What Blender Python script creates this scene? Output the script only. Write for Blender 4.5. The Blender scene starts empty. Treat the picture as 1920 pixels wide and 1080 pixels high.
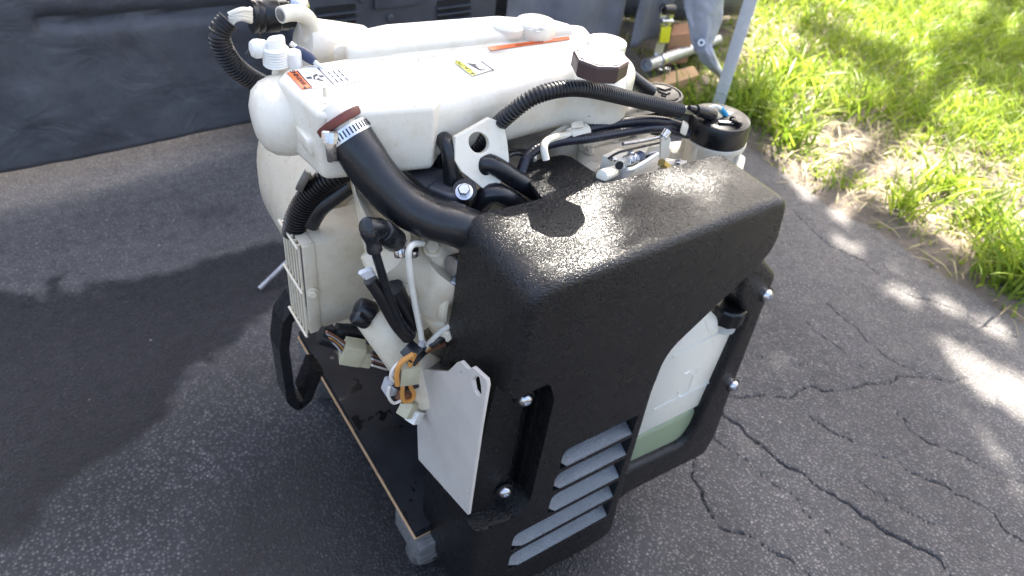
import bpy, bmesh, math, random
import numpy as np
from mathutils import Vector, Matrix, Quaternion
R = math.radians
random.seed(7); rng = np.random.default_rng(7)
scn = bpy.context.scene
COL = scn.collection

# ------------------------------------------------------------------ camera
F = 1400.0                                   # focal length in photo pixels (1920 wide)
PITCH, ROLL, YAW = R(40.5), R(8.0), R(52.0)
_h = Vector((math.cos(YAW), math.sin(YAW), 0)); _up = Vector((0, 0, 1))
FW = _h * math.cos(PITCH) - _up * math.sin(PITCH)
_r = FW.cross(_up).normalized(); _u = _r.cross(FW)
RT = _r * math.cos(ROLL) + _u * math.sin(ROLL)
UP = -_r * math.sin(ROLL) + _u * math.cos(ROLL)
def ray(px, py): return (FW * F + RT * (px - 960) + UP * (540 - py)).normalized()
CAM = Vector((0, 0, .72)) - ray(1005, 552) * .74
def P(px, py, x=None, y=None, z=None):
    """place in the scene seen at photo pixel (px, py) on the plane x=, y= or z="""
    d = ray(px, py)
    for i, v in enumerate((x, y, z)):
        if v is not None: return CAM + d * ((v - CAM[i]) / d[i])
def rpx(p, w): return .5 * w * (p - CAM).dot(FW) / F      # radius of something w pixels wide at p
cam_d = bpy.data.cameras.new('camera'); cam = bpy.data.objects.new('camera', cam_d); COL.objects.link(cam)
M3 = Matrix((RT, UP, -FW)).transposed()
cam.matrix_world = Matrix.Translation(CAM) @ M3.to_4x4()
cam_d.sensor_width = 36; cam_d.lens = F / 1920 * 36; cam_d.clip_start = .02; cam_d.clip_end = 300
cam_d.dof.use_dof = True; cam_d.dof.focus_distance = .84; cam_d.dof.aperture_fstop = 7.0
scn.camera = cam

# ------------------------------------------------------------------ light
SUN_EL, SUN_AZ = R(50), R(40)                # azimuth counted from +X towards +Y
SUN = Vector((math.cos(SUN_EL) * math.cos(SUN_AZ), math.cos(SUN_EL) * math.sin(SUN_AZ), math.sin(SUN_EL)))
world = bpy.data.worlds.new('World'); scn.world = world; world.use_nodes = True
wn = world.node_tree; bg = wn.nodes['Background']
sky = wn.nodes.new('ShaderNodeTexSky'); sky.sky_type = 'NISHITA'; sky.sun_disc = False
sky.sun_elevation = SUN_EL; sky.sun_rotation = math.atan2(SUN.x, SUN.y)
sky.air_density = 1.0; sky.dust_density = 8.0; sky.ozone_density = 1.0
wn.links.new(sky.outputs[0], bg.inputs[0]); bg.inputs[1].default_value = .10
sl = bpy.data.lights.new('sun', 'SUN'); sl.energy = 5.0; sl.angle = R(.53); sl.color = (1, .93, .82)
so = bpy.data.objects.new('sun', sl); COL.objects.link(so); so.location = (4, 1, 8)
so.rotation_euler = SUN.to_track_quat('Z', 'Y').to_euler()
scn.view_settings.view_transform = 'Standard'; scn.view_settings.look = 'None'
scn.view_settings.gamma = 1; scn.view_settings.use_curve_mapping = False
scn.view_settings.exposure = 2.95
scn.render.engine = 'CYCLES'
scn.cycles.use_denoising = True
scn.cycles.max_bounces = 8; scn.cycles.transparent_max_bounces = 12
scn.cycles.sample_clamp_indirect = 8

# ------------------------------------------------------------------ materials
class NT:
    def __init__(s, name):
        s.m = bpy.data.materials.new(name); s.m.use_nodes = True; s.t = s.m.node_tree
        s.b = s.t.nodes['Principled BSDF']; s.out = s.t.nodes['Material Output']
    def n(s, typ, **k):
        nd = s.t.nodes.new('ShaderNode' + typ)
        for a, v in k.items():
            if a in nd.inputs: nd.inputs[a].default_value = v
            else: setattr(nd, a, v)
        return nd
    def l(s, a, b): s.t.links.new(a, b)
    def co(s, kind='Object'):
        return s.n('TexCoord').outputs[kind]
    def noise(s, scale, detail=4, rough=.55, dist=0., vec=None):
        nd = s.n('TexNoise'); nd.inputs['Scale'].default_value = scale; nd.inputs['Detail'].default_value = detail
        nd.inputs['Roughness'].default_value = rough; nd.inputs['Distortion'].default_value = dist
        s.l(vec if vec is not None else s.co(), nd.inputs['Vector']); return nd.outputs[0]
    def voro(s, scale, feat='F1', out='Distance', vec=None, rnd=1.):
        nd = s.n('TexVoronoi', feature=feat); nd.inputs['Scale'].default_value = scale
        if 'Randomness' in nd.inputs: nd.inputs['Randomness'].default_value = rnd
        s.l(vec if vec is not None else s.co(), nd.inputs['Vector']); return nd.outputs[out]
    def ramp(s, fac, stops, interp='LINEAR'):
        nd = s.n('ValToRGB'); e = nd.color_ramp.elements; nd.color_ramp.interpolation = interp
        while len(e) < len(stops): e.new(.5)
        for el, (p, c) in zip(e, stops):
            el.position = p; el.color = (c, c, c, 1) if not hasattr(c, '__len__') else (*c[:3], 1)
        s.l(fac, nd.inputs[0]); return nd.outputs[0]
    def mix(s, fac, a, b, blend='MIX'):
        nd = s.n('MixRGB', blend_type=blend)
        for i, v in enumerate((fac, a, b)):
            if hasattr(v, 'is_linked') or isinstance(v, bpy.types.NodeSocket): s.l(v, nd.inputs[i])
            elif hasattr(v, '__len__'): nd.inputs[i].default_value = (*v[:3], 1)
            else: nd.inputs[i].default_value = v if i == 0 else (v, v, v, 1)
        return nd.outputs[0]
    def math(s, op, a, b=0., c=None):
        nd = s.n('Math', operation=op)
        for i, v in enumerate((a, b, c)):
            if v is None: continue
            if isinstance(v, bpy.types.NodeSocket): s.l(v, nd.inputs[i])
            else: nd.inputs[i].default_value = v
        return nd.outputs[0]
    def attr(s, name):
        nd = s.n('Attribute', attribute_name=name); return nd.outputs['Fac']
    def bump(s, h, strength=.3, dist=.002, chain=None):
        nd = s.n('Bump'); nd.inputs['Strength'].default_value = strength; nd.inputs['Distance'].default_value = dist
        s.l(h, nd.inputs['Height'])
        if chain is not None: s.l(chain, nd.inputs['Normal'])
        s.l(nd.outputs[0], s.b.inputs['Normal']); return nd.outputs[0]
    def set(s, **k):
        for a, v in k.items():
            a = a.replace('_', ' ')
            i = s.b.inputs[a]
            if isinstance(v, bpy.types.NodeSocket): s.l(v, i)
            elif hasattr(v, '__len__') and len(v) == 3: i.default_value = (*v, 1)
            else: i.default_value = v
        return s
M = {}
def simple(name, col, rough=.5, metal=0., var=.12, scale=60, bump=.0, bscale=400, **k):
    t = NT(name); f = t.ramp(t.noise(scale, 5), [(.3, 1 - var), (.7, 1 + var * .4)])
    c = t.mix(1., col, f, 'MULTIPLY')
    t.set(Base_Color=c, Metallic=metal, **k)
    t.set(Roughness=t.ramp(t.noise(scale * 1.7, 4), [(.3, max(.03, rough - .07)), (.7, min(1, rough + .09))]))
    if bump: t.bump(t.noise(bscale, 3), bump, .001)
    M[name] = t.m; return t

def paint(name, col, chips=True):
    t = NT(name)
    grime = t.ramp(t.noise(38, 7, .65), [(.47, 0.), (.74, .55)])
    c = t.mix(grime, col, tuple(x * y for x, y in zip(col, (.76, .69, .55))))
    spot = t.ramp(t.voro(55), [(.045, 1.), (.075, 0.)])
    keep = t.ramp(t.noise(21, 2), [(.60, 0.), (.64, 1.)])
    if chips: c = t.mix(t.math('MULTIPLY', spot, keep), c, (.22, .18, .13))
    t.set(Base_Color=c, Roughness=t.ramp(t.noise(90, 5), [(.3, .24), (.7, .44)]), Coat_Weight=.25, Coat_Roughness=.18)
    t.bump(t.noise(130, 4, .6), .22, .0016); M[name] = t.m
paint('cream_paint', (.70, .62, .475))
paint('white_paint', (.76, .705, .59))
def grain(name, col, scale, strength):
    t = NT(name)
    v = t.n('Mapping'); t.l(t.co(), v.inputs[0])
    w = t.n('TexNoise'); w.inputs['Scale'].default_value = scale * .45; w.inputs['Detail'].default_value = 2
    t.l(v.outputs[0], w.inputs['Vector'])
    a = t.n('MixRGB', blend_type='LINEAR_LIGHT'); a.inputs[0].default_value = .006
    t.l(v.outputs[0], a.inputs[1]); t.l(w.outputs['Color'], a.inputs[2])
    d = t.voro(scale, 'SMOOTH_F1', vec=a.outputs[0])
    h = t.ramp(d, [(.15, 1.), (.62, 0.)])
    c = t.mix(t.ramp(t.noise(9, 6), [(.35, 0.), (.75, 1.)]), col, tuple(x * 1.45 + .002 for x in col))
    c = t.mix(t.ramp(t.noise(170, 9, .75), [(.66, 0.), (.80, .2)]), c, (.10, .10, .10))
    t.set(Base_Color=c, Roughness=t.ramp(t.noise(25, 6, .65), [(.3, .20), (.7, .33)]), Specular_IOR_Level=.44)
    t.bump(h, strength, .0011); M[name] = t.m
grain('grained_plastic', (.0030, .0034, .0043), 430, .66)
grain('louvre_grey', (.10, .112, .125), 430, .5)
simple('black_plastic', (.008, .008, .009), .32, var=.3)
simple('rubber', (.010, .011, .014), .30, var=.35, bump=.08, bscale=260)
simple('conduit_plastic', (.009, .009, .011), .38, var=.3)
simple('black_steel', (.012, .012, .013), .25, var=.3)
simple('zinc', (.60, .60, .62), .24, 1., var=.25)
simple('dull_steel', (.36, .36, .37), .42, 1., var=.4)
simple('band_steel', (.66, .67, .70), .3, 1., var=.15)
simple('plate_aluminium', (.54, .50, .445), .42, .0, var=.07, scale=25)
simple('brown_cap', (.062, .036, .034), .38, var=.2)
simple('cap_disc', (.62, .62, .62), .4, var=.05)
simple('red_gasket', (.17, .04, .028), .55, var=.5)
simple('nylon', (.50, .455, .30), .5, var=.15)
simple('nylon_white', (.78, .76, .70), .45, var=.08)
simple('wire_white', (.72, .68, .58), .5)
simple('wire_orange', (.60, .27, .06), .5)
simple('wire_brown', (.18, .07, .035), .5)
simple('wire_grey', (.42, .42, .42), .5)
simple('wire_blue', (.03, .30, .52), .4)
simple('probe_blue', (.025, .04, .09), .35)
simple('label_white', (.82, .82, .80), .4, var=.03)
simple('label_orange', (.80, .17, .045), .4, var=.06)
simple('label_yellow', (.80, .76, .03), .4, var=.05)
simple('print_black', (.012, .015, .028), .5, var=.1)
simple('print_grey', (.33, .35, .40), .5, var=.1)
simple('print_pale', (.60, .65, .74), .5, var=.05)
simple('print_dark_orange', (.36, .07, .02), .5)
simple('aluminium', (.80, .81, .82), .45, .35, var=.1)
simple('galvanised', (.42, .43, .45), .45, .8, var=.35)
simple('sand', (.30, .25, .17), .9, var=.5, scale=300, bump=.4, bscale=500)
t = NT('brass'); t.set(Base_Color=(.55, .42, .16), Metallic=.9, Roughness=.35); M['brass'] = t.m

def bottle_mat(name, col, trans):
    t = NT(name); t.set(Base_Color=t.mix(t.ramp(t.noise(14, 4), [(.3, 0.), (.7, 1.)]), col, tuple(c * .9 for c in col)), Roughness=.3)
    tr = t.n('BsdfTranslucent'); tr.inputs[0].default_value = (*col, 1)
    mx = t.n('MixShader'); mx.inputs[0].default_value = trans
    t.l(t.b.outputs[0], mx.inputs[1]); t.l(tr.outputs[0], mx.inputs[2]); t.l(mx.outputs[0], t.out.inputs[0]); M[name] = t.m
bottle_mat('bottle_plastic', (.86, .88, .86), .6)
bottle_mat('coolant_in_bottle', (.44, .52, .36), .5)

# woven tarp, with creases
t = NT('tarp')
c = t.mix(t.ramp(t.noise(7, 7, .65), [(.35, 0.), (.7, 1.)]), (.060, .061, .068), (.100, .102, .112))
spk = t.ramp(t.voro(95), [(.035, 1.), (.065, 0.)])
c = t.mix(t.math('MULTIPLY', spk, .55), c, (.32, .32, .31))
t.set(Base_Color=c, Roughness=t.ramp(t.noise(12, 5), [(.3, .38), (.7, .58)]))
b1 = t.bump(t.noise(7, 7, .55, .9), .5, .03)
t.bump(t.voro(560, rnd=.3), .12, .0008, b1); M['tarp'] = t.m
t = NT('fabric_grey')
c = t.mix(t.ramp(t.noise(9, 6), [(.3, 0.), (.7, 1.)]), (.13, .133, .15), (.19, .193, .215))
t.set(Base_Color=c, Roughness=.6); t.bump(t.noise(20, 6), .4, .01); M['fabric_grey'] = t.m
t = NT('tent_lining')
t.set(Base_Color=t.mix(t.ramp(t.noise(9, 6), [(.3, 0.), (.7, 1.)]), (.36, .37, .42), (.46, .47, .52)), Roughness=.35); t.bump(t.noise(14, 5), .5, .01); M['tent_lining'] = t.m
simple('cabinet_paint', (.062, .066, .078), .42, var=.25, scale=20)
simple('slot_black', (.006, .006, .007), .7)
def wood(name, c1, c2, sc=(40, 5, 40), rough=.75):
    t = NT(name); mp = t.n('Mapping'); mp.inputs['Scale'].default_value = sc; t.l(t.co(), mp.inputs[0])
    g = t.noise(6, 8, .6, .6, mp.outputs[0])
    t.set(Base_Color=t.mix(t.ramp(g, [(.3, 0.), (.7, 1.)]), c1, c2), Roughness=rough); t.bump(g, .5, .002); M[name] = t.m
wood('weathered_wood', (.055, .055, .055), (.20, .195, .19), (5, 30, 30))
wood('raw_wood', (.42, .25, .12), (.58, .38, .21), (5, 40, 40))
wood('orange_wood', (.33, .16, .08), (.45, .24, .13), (5, 20, 20))
t = NT('black_board')                          # black-painted deck with wet drops
wet = t.ramp(t.noise(30, 3, .5), [(.60, 0.), (.63, 1.)])
t.set(Base_Color=t.mix(wet, t.mix(t.ramp(t.noise(18, 7), [(.35, 0.), (.75, 1.)]), (.008, .008, .010), (.018, .019, .022)), (.006, .006, .007)), Roughness=t.mix(wet, .62, .12), Specular_IOR_Level=.16)
t.bump(t.noise(260, 3), .15, .001); M['black_board'] = t.m

# asphalt: stone chips in binder, wet stain and earth come as attributes of the ground mesh
t = NT('asphalt')
co = t.co()
va = t.n('TexVoronoi'); va.inputs['Scale'].default_value = 160; t.l(co, va.inputs['Vector'])
vb = t.n('TexVoronoi'); vb.inputs['Scale'].default_value = 70; t.l(co, vb.inputs['Vector'])
chip = t.ramp(va.outputs['Distance'], [(.25, 1.), (.52, 0.)])
tone = t.ramp(va.outputs['Color'], [(0., (.050, .050, .053)), (.35, (.080, .079, .081)), (.62, (.112, .110, .109)), (.88, (.160, .154, .148)), (.98, (.18, .172, .162)), (1., (.33, .31, .285))])
c = t.mix(chip, (.038, .038, .041), tone)
big = t.math('MULTIPLY', t.ramp(vb.outputs['Distance'], [(.17, 1.), (.26, 0.)]), t.ramp(vb.outputs['Color'], [(.78, 0.), (.82, 1.)]))
c = t.mix(big, c, t.ramp(vb.outputs['Color'], [(.2, (.10, .095, .09)), (.86, (.15, .14, .13)), (1., (.36, .33, .29))]))
c = t.mix(1., c, t.ramp(t.noise(2.3, 8, .7), [(.28, .55), (.72, 1.35)]), 'MULTIPLY')
c = t.mix(1., c, t.ramp(t.noise(45, 5, .7), [(.3, .72), (.7, 1.22)]), 'MULTIPLY')
dust = t.math('MULTIPLY', t.attr('dust'), t.ramp(t.noise(34, 7, .7), [(.32, .35), (.7, 1.)]))
c = t.mix(dust, c, t.mix(1., c, (1.55, 1.50, 1.46), 'MULTIPLY'))
c = t.mix(t.math('MULTIPLY', dust, .55), c, (.17, .158, .15))
c = t.mix(t.ramp(t.noise(13, 6, .7), [(.60, 0.), (.70, .6)]), c, (.03, .03, .031))
wetn = t.attr('wet')
c = t.mix(wetn, c, t.mix(1., c, (.24, .25, .29), 'MULTIPLY'))
t.set(Base_Color=c, Roughness=t.mix(wetn, .85, .58), Specular_IOR_Level=.4)
hh = t.math('ADD', t.math('MULTIPLY', chip, .7), t.math('MULTIPLY', big, 1.2))
b1 = t.bump(t.noise(60, 6, .7), .45, .006)
t.bump(hh, .8, .0022, b1); M['asphalt'] = t.m
# soil of the verge
t = NT('soil')
g = t.noise(11, 8, .68)
c = t.mix(t.ramp(g, [(.3, 0.), (.7, 1.)]), (.085, .070, .056), (.20, .165, .13))
gr = t.ramp(t.noise(2.2, 5, .6), [(.40, 0.), (.62, 1.)])
c = t.mix(t.math('MULTIPLY', gr, t.attr('lawn')), c, (.055, .085, .02))
t.set(Base_Color=c, Roughness=.95)
b1 = t.bump(t.noise(26, 8, .7), .9, .02); t.bump(t.noise(160, 4), .6, .004, b1); M['soil'] = t.m
def leafy(name, c1, c2, trans=.4, attr='tint'):
    t = NT(name); a = t.attr(attr)
    c = t.ramp(a, [(0., c1), (1., c2)])
    t.set(Base_Color=c, Roughness=.45, Specular_IOR_Level=.35)
    tr = t.n('BsdfTranslucent'); t.l(c, tr.inputs[0])
    mx = t.n('MixShader'); mx.inputs[0].default_value = trans
    t.l(t.b.outputs[0], mx.inputs[1]); t.l(tr.outputs[0], mx.inputs[2]); t.l(mx.outputs[0], t.out.inputs[0]); M[name] = t.m
leafy('grass_blade', (.12, .21, .015), (.32, .39, .05), .48)
leafy('dry_blade', (.30, .25, .12), (.42, .36, .19), .3)
leafy('leaf', (.035, .075, .012), (.085, .15, .025), .3)
simple('bark', (.10, .075, .055), .9, var=.5, scale=12, bump=.8, bscale=40)
simple('pebble', (.24, .22, .20), .8, var=.5, scale=30)

# ------------------------------------------------------------------ builders
def tag(o, label=None, cat=None, group=None, kind=None):
    for k, v in (('label', label), ('category', cat), ('group', group), ('kind', kind)):
        if v: o[k] = v
    return o
def link(name, me, mat=None, parent=None, smooth=True, angle=38):
    if mat: me.materials.append(M[mat])
    o = bpy.data.objects.new(name, me); COL.objects.link(o)
    if smooth:
        me.polygons.foreach_set('use_smooth', [True] * len(me.polygons))
        me.set_sharp_from_angle(angle=R(angle))
    if parent is not None:
        o.parent = parent
        if parent.type == 'EMPTY': o.matrix_parent_inverse = Matrix.Translation(-parent.location)
    return o
def obj(name, bm, mat=None, parent=None, smooth=True, angle=38):
    bmesh.ops.recalc_face_normals(bm, faces=bm.faces)
    me = bpy.data.meshes.new(name); bm.to_mesh(me); bm.free()
    return link(name, me, mat, parent, smooth, angle)
def empty(name, loc):
    o = bpy.data.objects.new(name, None); o.location = loc; o.empty_display_size = .1; COL.objects.link(o); return o
def NB(): return bmesh.new()
def V(*a): return Vector(a)
def frame_of(d):
    d = d.normalized(); a = Vector((0, 0, 1)) if abs(d.z) < .9 else Vector((1, 0, 0))
    s = d.cross(a).normalized(); return s, s.cross(d).normalized()
def rings(bm, loops, cap=True, close=False):
    vs = [[bm.verts.new(p) for p in L] for L in loops]; n = len(vs[0])
    for a, b in zip(vs, vs[1:] + ([vs[0]] if close else [])):
        for i in range(n): bm.faces.new((a[i], a[(i + 1) % n], b[(i + 1) % n], b[i]))
    if cap and not close:
        bm.faces.new(vs[0][::-1]); bm.faces.new(vs[-1])
    return bm
def catmull(pts, step):
    pts = [Vector(p) for p in pts]; ext = [pts[0] * 2 - pts[1]] + pts + [pts[-1] * 2 - pts[-2]]; out = []
    for i in range(1, len(ext) - 2):
        a, b, c, d = ext[i - 1:i + 3]; n = max(2, int((c - b).length / step))
        for k in range(n):
            u = k / n
            out.append(.5 * ((2 * b) + (c - a) * u + (2 * a - 5 * b + 4 * c - d) * u * u + (3 * b - a - 3 * c + d) * u ** 3))
    out.append(pts[-1]); return out
def resample(pts, step):
    L = [0.]
    for a, b in zip(pts, pts[1:]): L.append(L[-1] + (b - a).length)
    n = max(2, int(L[-1] / step)); out = []; j = 0
    for k in range(n + 1):
        s = L[-1] * k / n
        while j < len(L) - 2 and L[j + 1] < s: j += 1
        u = (s - L[j]) / max(1e-9, L[j + 1] - L[j]); out.append(pts[j].lerp(pts[j + 1], u))
    return out
def sweep(bm, pts, rad, seg=14, cap=True, sect=None):
    """tube along pts; rad number, list or f(i, n)"""
    n = len(pts); loops = []
    tan = [(pts[min(i + 1, n - 1)] - pts[max(i - 1, 0)]).normalized() for i in range(n)]
    s, u = frame_of(tan[0])
    for i, p in enumerate(pts):
        if i:
            q = tan[i - 1].rotation_difference(tan[i]); s = q @ s; u = q @ u
        r = rad(i, n) if callable(rad) else (rad[i] if hasattr(rad, '__len__') else rad)
        if sect: loops.append([p + s * (x * r) + u * (y * r) for x, y in sect])
        else: loops.append([p + (s * math.cos(k * 2 * math.pi / seg) + u * math.sin(k * 2 * math.pi / seg)) * r for k in range(seg)])
    return rings(bm, loops, cap)
def tube(name, pts, r, mat, parent, step=.006, seg=14, r1=None):
    pp = resample(catmull(pts, step), step)
    rr = r if r1 is None else [r + (r1 - r) * i / (len(pp) - 1) for i in range(len(pp))]
    return obj(name, sweep(NB(), pp, rr, seg), mat, parent)
def corrugated(name, pts, r, mat, parent, pitch=.0042, depth=.13, seg=18):
    pp = resample(catmull(pts, .004), pitch / 4)
    prof = (1., 1., 1 - depth, 1 - depth)
    return obj(name, sweep(NB(), pp, lambda i, n: r * prof[i % 4], seg), mat, parent, angle=25)
def cyl(bm, a, b, r0, r1=None, seg=24, bev=0.):
    a, b = Vector(a), Vector(b); r1 = r0 if r1 is None else r1; d = (b - a); L = d.length; d.normalize()
    prof = [(0, r0), (L, r1)]
    if bev: prof = [(0, r0 - bev), (bev * .3, r0 - bev * .3), (bev, r0), (L - bev, r1), (L - bev * .3, r1 - bev * .3), (L, r1 - bev)]
    return lathe(bm, a, d, prof, seg)
def lathe(bm, o, axis, prof, seg=32, fn=None):
    o = Vector(o); ax = Vector(axis).normalized(); s, u = frame_of(ax); loops = []
    for h, r in prof:
        loops.append([o + ax * h + (s * math.cos(2 * math.pi * k / seg) + u * math.sin(2 * math.pi * k / seg)) * (r * (fn(k, h) if fn else 1)) for k in range(seg)])
    return rings(bm, loops)
def box(bm, c, size, rot=None, bev=0., seg=2):
    m = Matrix.Translation(Vector(c)) @ (rot.to_4x4() if rot is not None else Matrix.Identity(4)) @ Matrix.Diagonal((*size, 1))
    g = bmesh.ops.create_cube(bm, size=1, matrix=m)
    if bev:
        es = list({e for v in g['verts'] for e in v.link_edges})
        bmesh.ops.bevel(bm, geom=es, offset=bev, segments=seg, affect='EDGES', profile=.6)
    return bm
def hexa(bm, corners, bev=0., seg=2):
    """box from 8 corners: bottom 4 then top 4 in the same order"""
    v = [bm.verts.new(c) for c in corners]
    fs = [(0, 1, 2, 3), (4, 5, 6, 7), (0, 1, 5, 4), (1, 2, 6, 5), (2, 3, 7, 6), (3, 0, 4, 7)]
    ff = [bm.faces.new([v[i] for i in f]) for f in fs]
    if bev: bmesh.ops.bevel(bm, geom=list({e for f in ff for e in f.edges}), offset=bev, segments=seg, affect='EDGES', profile=.6)
    return bm
def round_poly(pts, rad, seg=6):
    out = []; n = len(pts)
    for i in range(n):
        p = Vector(pts[i]); a = Vector(pts[i - 1]); b = Vector(pts[(i + 1) % n])
        r = rad[i] if hasattr(rad, '__len__') else rad
        if r <= 0: out.append(p); continue
        da, db = (a - p), (b - p); la, lb = da.length, db.length; da.normalize(); db.normalize()
        ang = da.angle(db); t_ = min(r / max(math.tan(ang / 2), .05), la * .49, lb * .49)
        p0, p1 = p + da * t_, p + db * t_
        for k in range(seg + 1):
            u = k / seg; out.append(p0 * (1 - u) ** 2 + p * (2 * u * (1 - u)) + p1 * u * u)
    res = []
    for q in out:
        if not res or (q - res[-1]).length > 8e-4: res.append(q)
    if (res[0] - res[-1]).length < 8e-4: res.pop()
    return res
def inset(poly, d):
    n = len(poly); area = sum(poly[i].x * poly[(i + 1) % n].y - poly[(i + 1) % n].x * poly[i].y for i in range(n))
    sg = 1 if area > 0 else -1; out = []
    for i in range(n):
        e0 = (poly[i] - poly[i - 1]).normalized(); e1 = (poly[(i + 1) % n] - poly[i]).normalized()
        n0 = Vector((-e0.y, e0.x)) * sg; n1 = Vector((-e1.y, e1.x)) * sg
        m = (n0 + n1); m = m.normalized() if m.length > 1e-6 else n0
        out.append(poly[i] + m * (d / max(.5, m.dot(n1))))
    return out
def prism(bm, poly, place, depth, r0=0., r1=0., seg=5):
    """poly in 2D; place(u, v, h) -> point; h runs 0..depth; edges rounded by r0 at h=0 and r1 at h=depth"""
    poly = [Vector(p) for p in poly]; loops = []
    dep = depth if callable(depth) else (lambda q: depth)
    if r0:
        for k in range(seg, -1, -1):
            a = math.pi / 2 * k / seg; loops.append([place(q.x, q.y, r0 * (1 - math.sin(a))) for q in inset(poly, r0 * (1 - math.cos(a)))])
    else: loops.append([place(q.x, q.y, 0.) for q in poly])
    if r1:
        for k in range(seg + 1):
            a = math.pi / 2 * k / seg; loops.append([place(q.x, q.y, dep(q) - r1 * (1 - math.sin(a))) for q in inset(poly, r1 * (1 - math.cos(a)))])
    else: loops.append([place(q.x, q.y, dep(q)) for q in poly])
    return rings(bm, loops)
def plate(name, outer, holes, origin, ux, uy, thick, mat, parent, bev=.0006):
    """flat plate with round or shaped holes: outline and holes in 2D, thickness along ux x uy"""
    cu = bpy.data.curves.new(name, 'CURVE'); cu.dimensions = '2D'; cu.fill_mode = 'BOTH'
    cu.extrude = thick / 2 - bev; cu.bevel_depth = bev; cu.bevel_resolution = 1; cu.offset = -bev
    for loop in [outer] + holes:
        sp = cu.splines.new('POLY'); sp.points.add(len(loop) - 1); sp.use_cyclic_u = True
        for q, p in zip(sp.points, loop): q.co = (p[0], p[1], 0, 1)
    tmp = bpy.data.objects.new('tmp', cu); me = bpy.data.meshes.new_from_object(tmp)
    bpy.data.objects.remove(tmp); bpy.data.curves.remove(cu)
    ux = ux.normalized(); n = ux.cross(uy).normalized(); uy = n.cross(ux)
    m = Matrix((ux, uy, n)).transposed().to_4x4(); m.translation = origin
    me.transform(m); me.materials.clear(); me.name = name
    return link(name, me, mat, parent, angle=30)
def circle(cx, cy, r, n=20, sx=1., sy=1.):
    return [(cx + r * sx * math.cos(2 * math.pi * k / n), cy + r * sy * math.sin(2 * math.pi * k / n)) for k in range(n)]
def text_mesh(name, body, size, origin, right, up, mat, parent, thick=.0002, align='LEFT'):
    cu = bpy.data.curves.new(name, 'FONT'); cu.body = body; cu.size = size; cu.extrude = thick; cu.align_x = align; cu.align_y = 'CENTER'
    tmp = bpy.data.objects.new('tmp', cu); me = bpy.data.meshes.new_from_object(tmp)
    bpy.data.objects.remove(tmp); bpy.data.curves.remove(cu)
    right = right.normalized(); n = right.cross(up).normalized(); up = n.cross(right)
    m = Matrix((right, up, n)).transposed().to_4x4(); m.translation = origin
    me.transform(m); me.materials.clear(); me.name = name
    return link(name, me, mat, parent, smooth=False)
def cut(o, cutters):
    """boolean difference, applied"""
    for c in cutters:
        md = o.modifiers.new('cut', 'BOOLEAN'); md.operation = 'DIFFERENCE'; md.solver = 'EXACT'; md.object = c
    bpy.context.view_layer.update()
    dg = bpy.context.evaluated_depsgraph_get(); me = bpy.data.meshes.new_from_object(o.evaluated_get(dg))
    o.modifiers.clear(); old = o.data; nm = old.name; o.data = me; bpy.data.meshes.remove(old); me.name = nm
    me.polygons.foreach_set('use_smooth', [True] * len(me.polygons)); me.set_sharp_from_angle(angle=R(32))
    for c in cutters:
        m = c.data; bpy.data.objects.remove(c); bpy.data.meshes.remove(m)
def hex_bolt(name, p, axis, r, parent, mat='cream_paint', h=None, washer=True):
    """bolt head standing on p, pointing along axis, with its washer"""
    h = h or r * .9; bm = NB(); ax = Vector(axis).normalized()
    if washer: lathe(bm, p, ax, [(0, r * 1.35), (r * .22, r * 1.35), (r * .25, r * 1.25)], 20)
    lathe(bm, p + ax * r * .2, ax, [(0, r), (h * .85, r), (h, r * .82)], 6)
    return obj(name, bm, mat, parent, angle=20)
def button_bolt(name, p, axis, r, parent, washer_mat='black_plastic'):
    ax = Vector(axis).normalized(); bm = NB()
    lathe(bm, p, ax, [(0, r), (r * .12, r), (r * .45, r * .88), (r * .68, r * .62), (r * .74, r * .42), (r * .5, r * .38), (r * .5, .0005)], 26)
    o = obj(name, bm, 'zinc', parent)
    obj('washer', lathe(NB(), p - ax * r * .25, ax, [(0, r * 1.32), (r * .22, r * 1.32), (r * .27, r * 1.22)], 26), washer_mat, parent)
    return o

# ================================================================== the setting
def ground_poly(px): return np.array([[*P(a, b, z=0.).xy] for a, b in px])
def seg_dist(X, Y, poly, closed=False):
    d = np.full(X.shape, 9.); n = len(poly)
    for i in range(n if closed else n - 1):
        a, b = poly[i], poly[(i + 1) % n]; ab = b - a; L = (ab ** 2).sum() + 1e-12
        u = np.clip(((X - a[0]) * ab[0] + (Y - a[1]) * ab[1]) / L, 0, 1)
        d = np.minimum(d, np.hypot(X - a[0] - u * ab[0], Y - a[1] - u * ab[1]))
    return d
def inside(X, Y, poly):
    c = np.zeros(X.shape, bool); n = len(poly)
    for i in range(n):
        x0, y0 = poly[i]; x1, y1 = poly[i - 1]
        c ^= ((y0 > Y) != (y1 > Y)) & (X < (x1 - x0) * (Y - y0) / (y1 - y0 + 1e-12) + x0)
    return c
def vnoise(X, Y, f, seed=0):
    g = np.random.default_rng(seed).random((64, 64)); x = X * f; y = Y * f
    i = np.floor(x).astype(int); j = np.floor(y).astype(int); u = x - i; v = y - j
    u = u * u * (3 - 2 * u); v = v * v * (3 - 2 * v)
    a = g[i % 64, j % 64]; b = g[(i + 1) % 64, j % 64]; c = g[i % 64, (j + 1) % 64]; d = g[(i + 1) % 64, (j + 1) % 64]
    return (a * (1 - u) + b * u) * (1 - v) + (c * (1 - u) + d * u) * v
def fbm(X, Y, f, seed=0, o=4): return sum(vnoise(X, Y, f * 2 ** k, seed + k) * .5 ** k for k in range(o)) / sum(.5 ** k for k in range(o))
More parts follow.
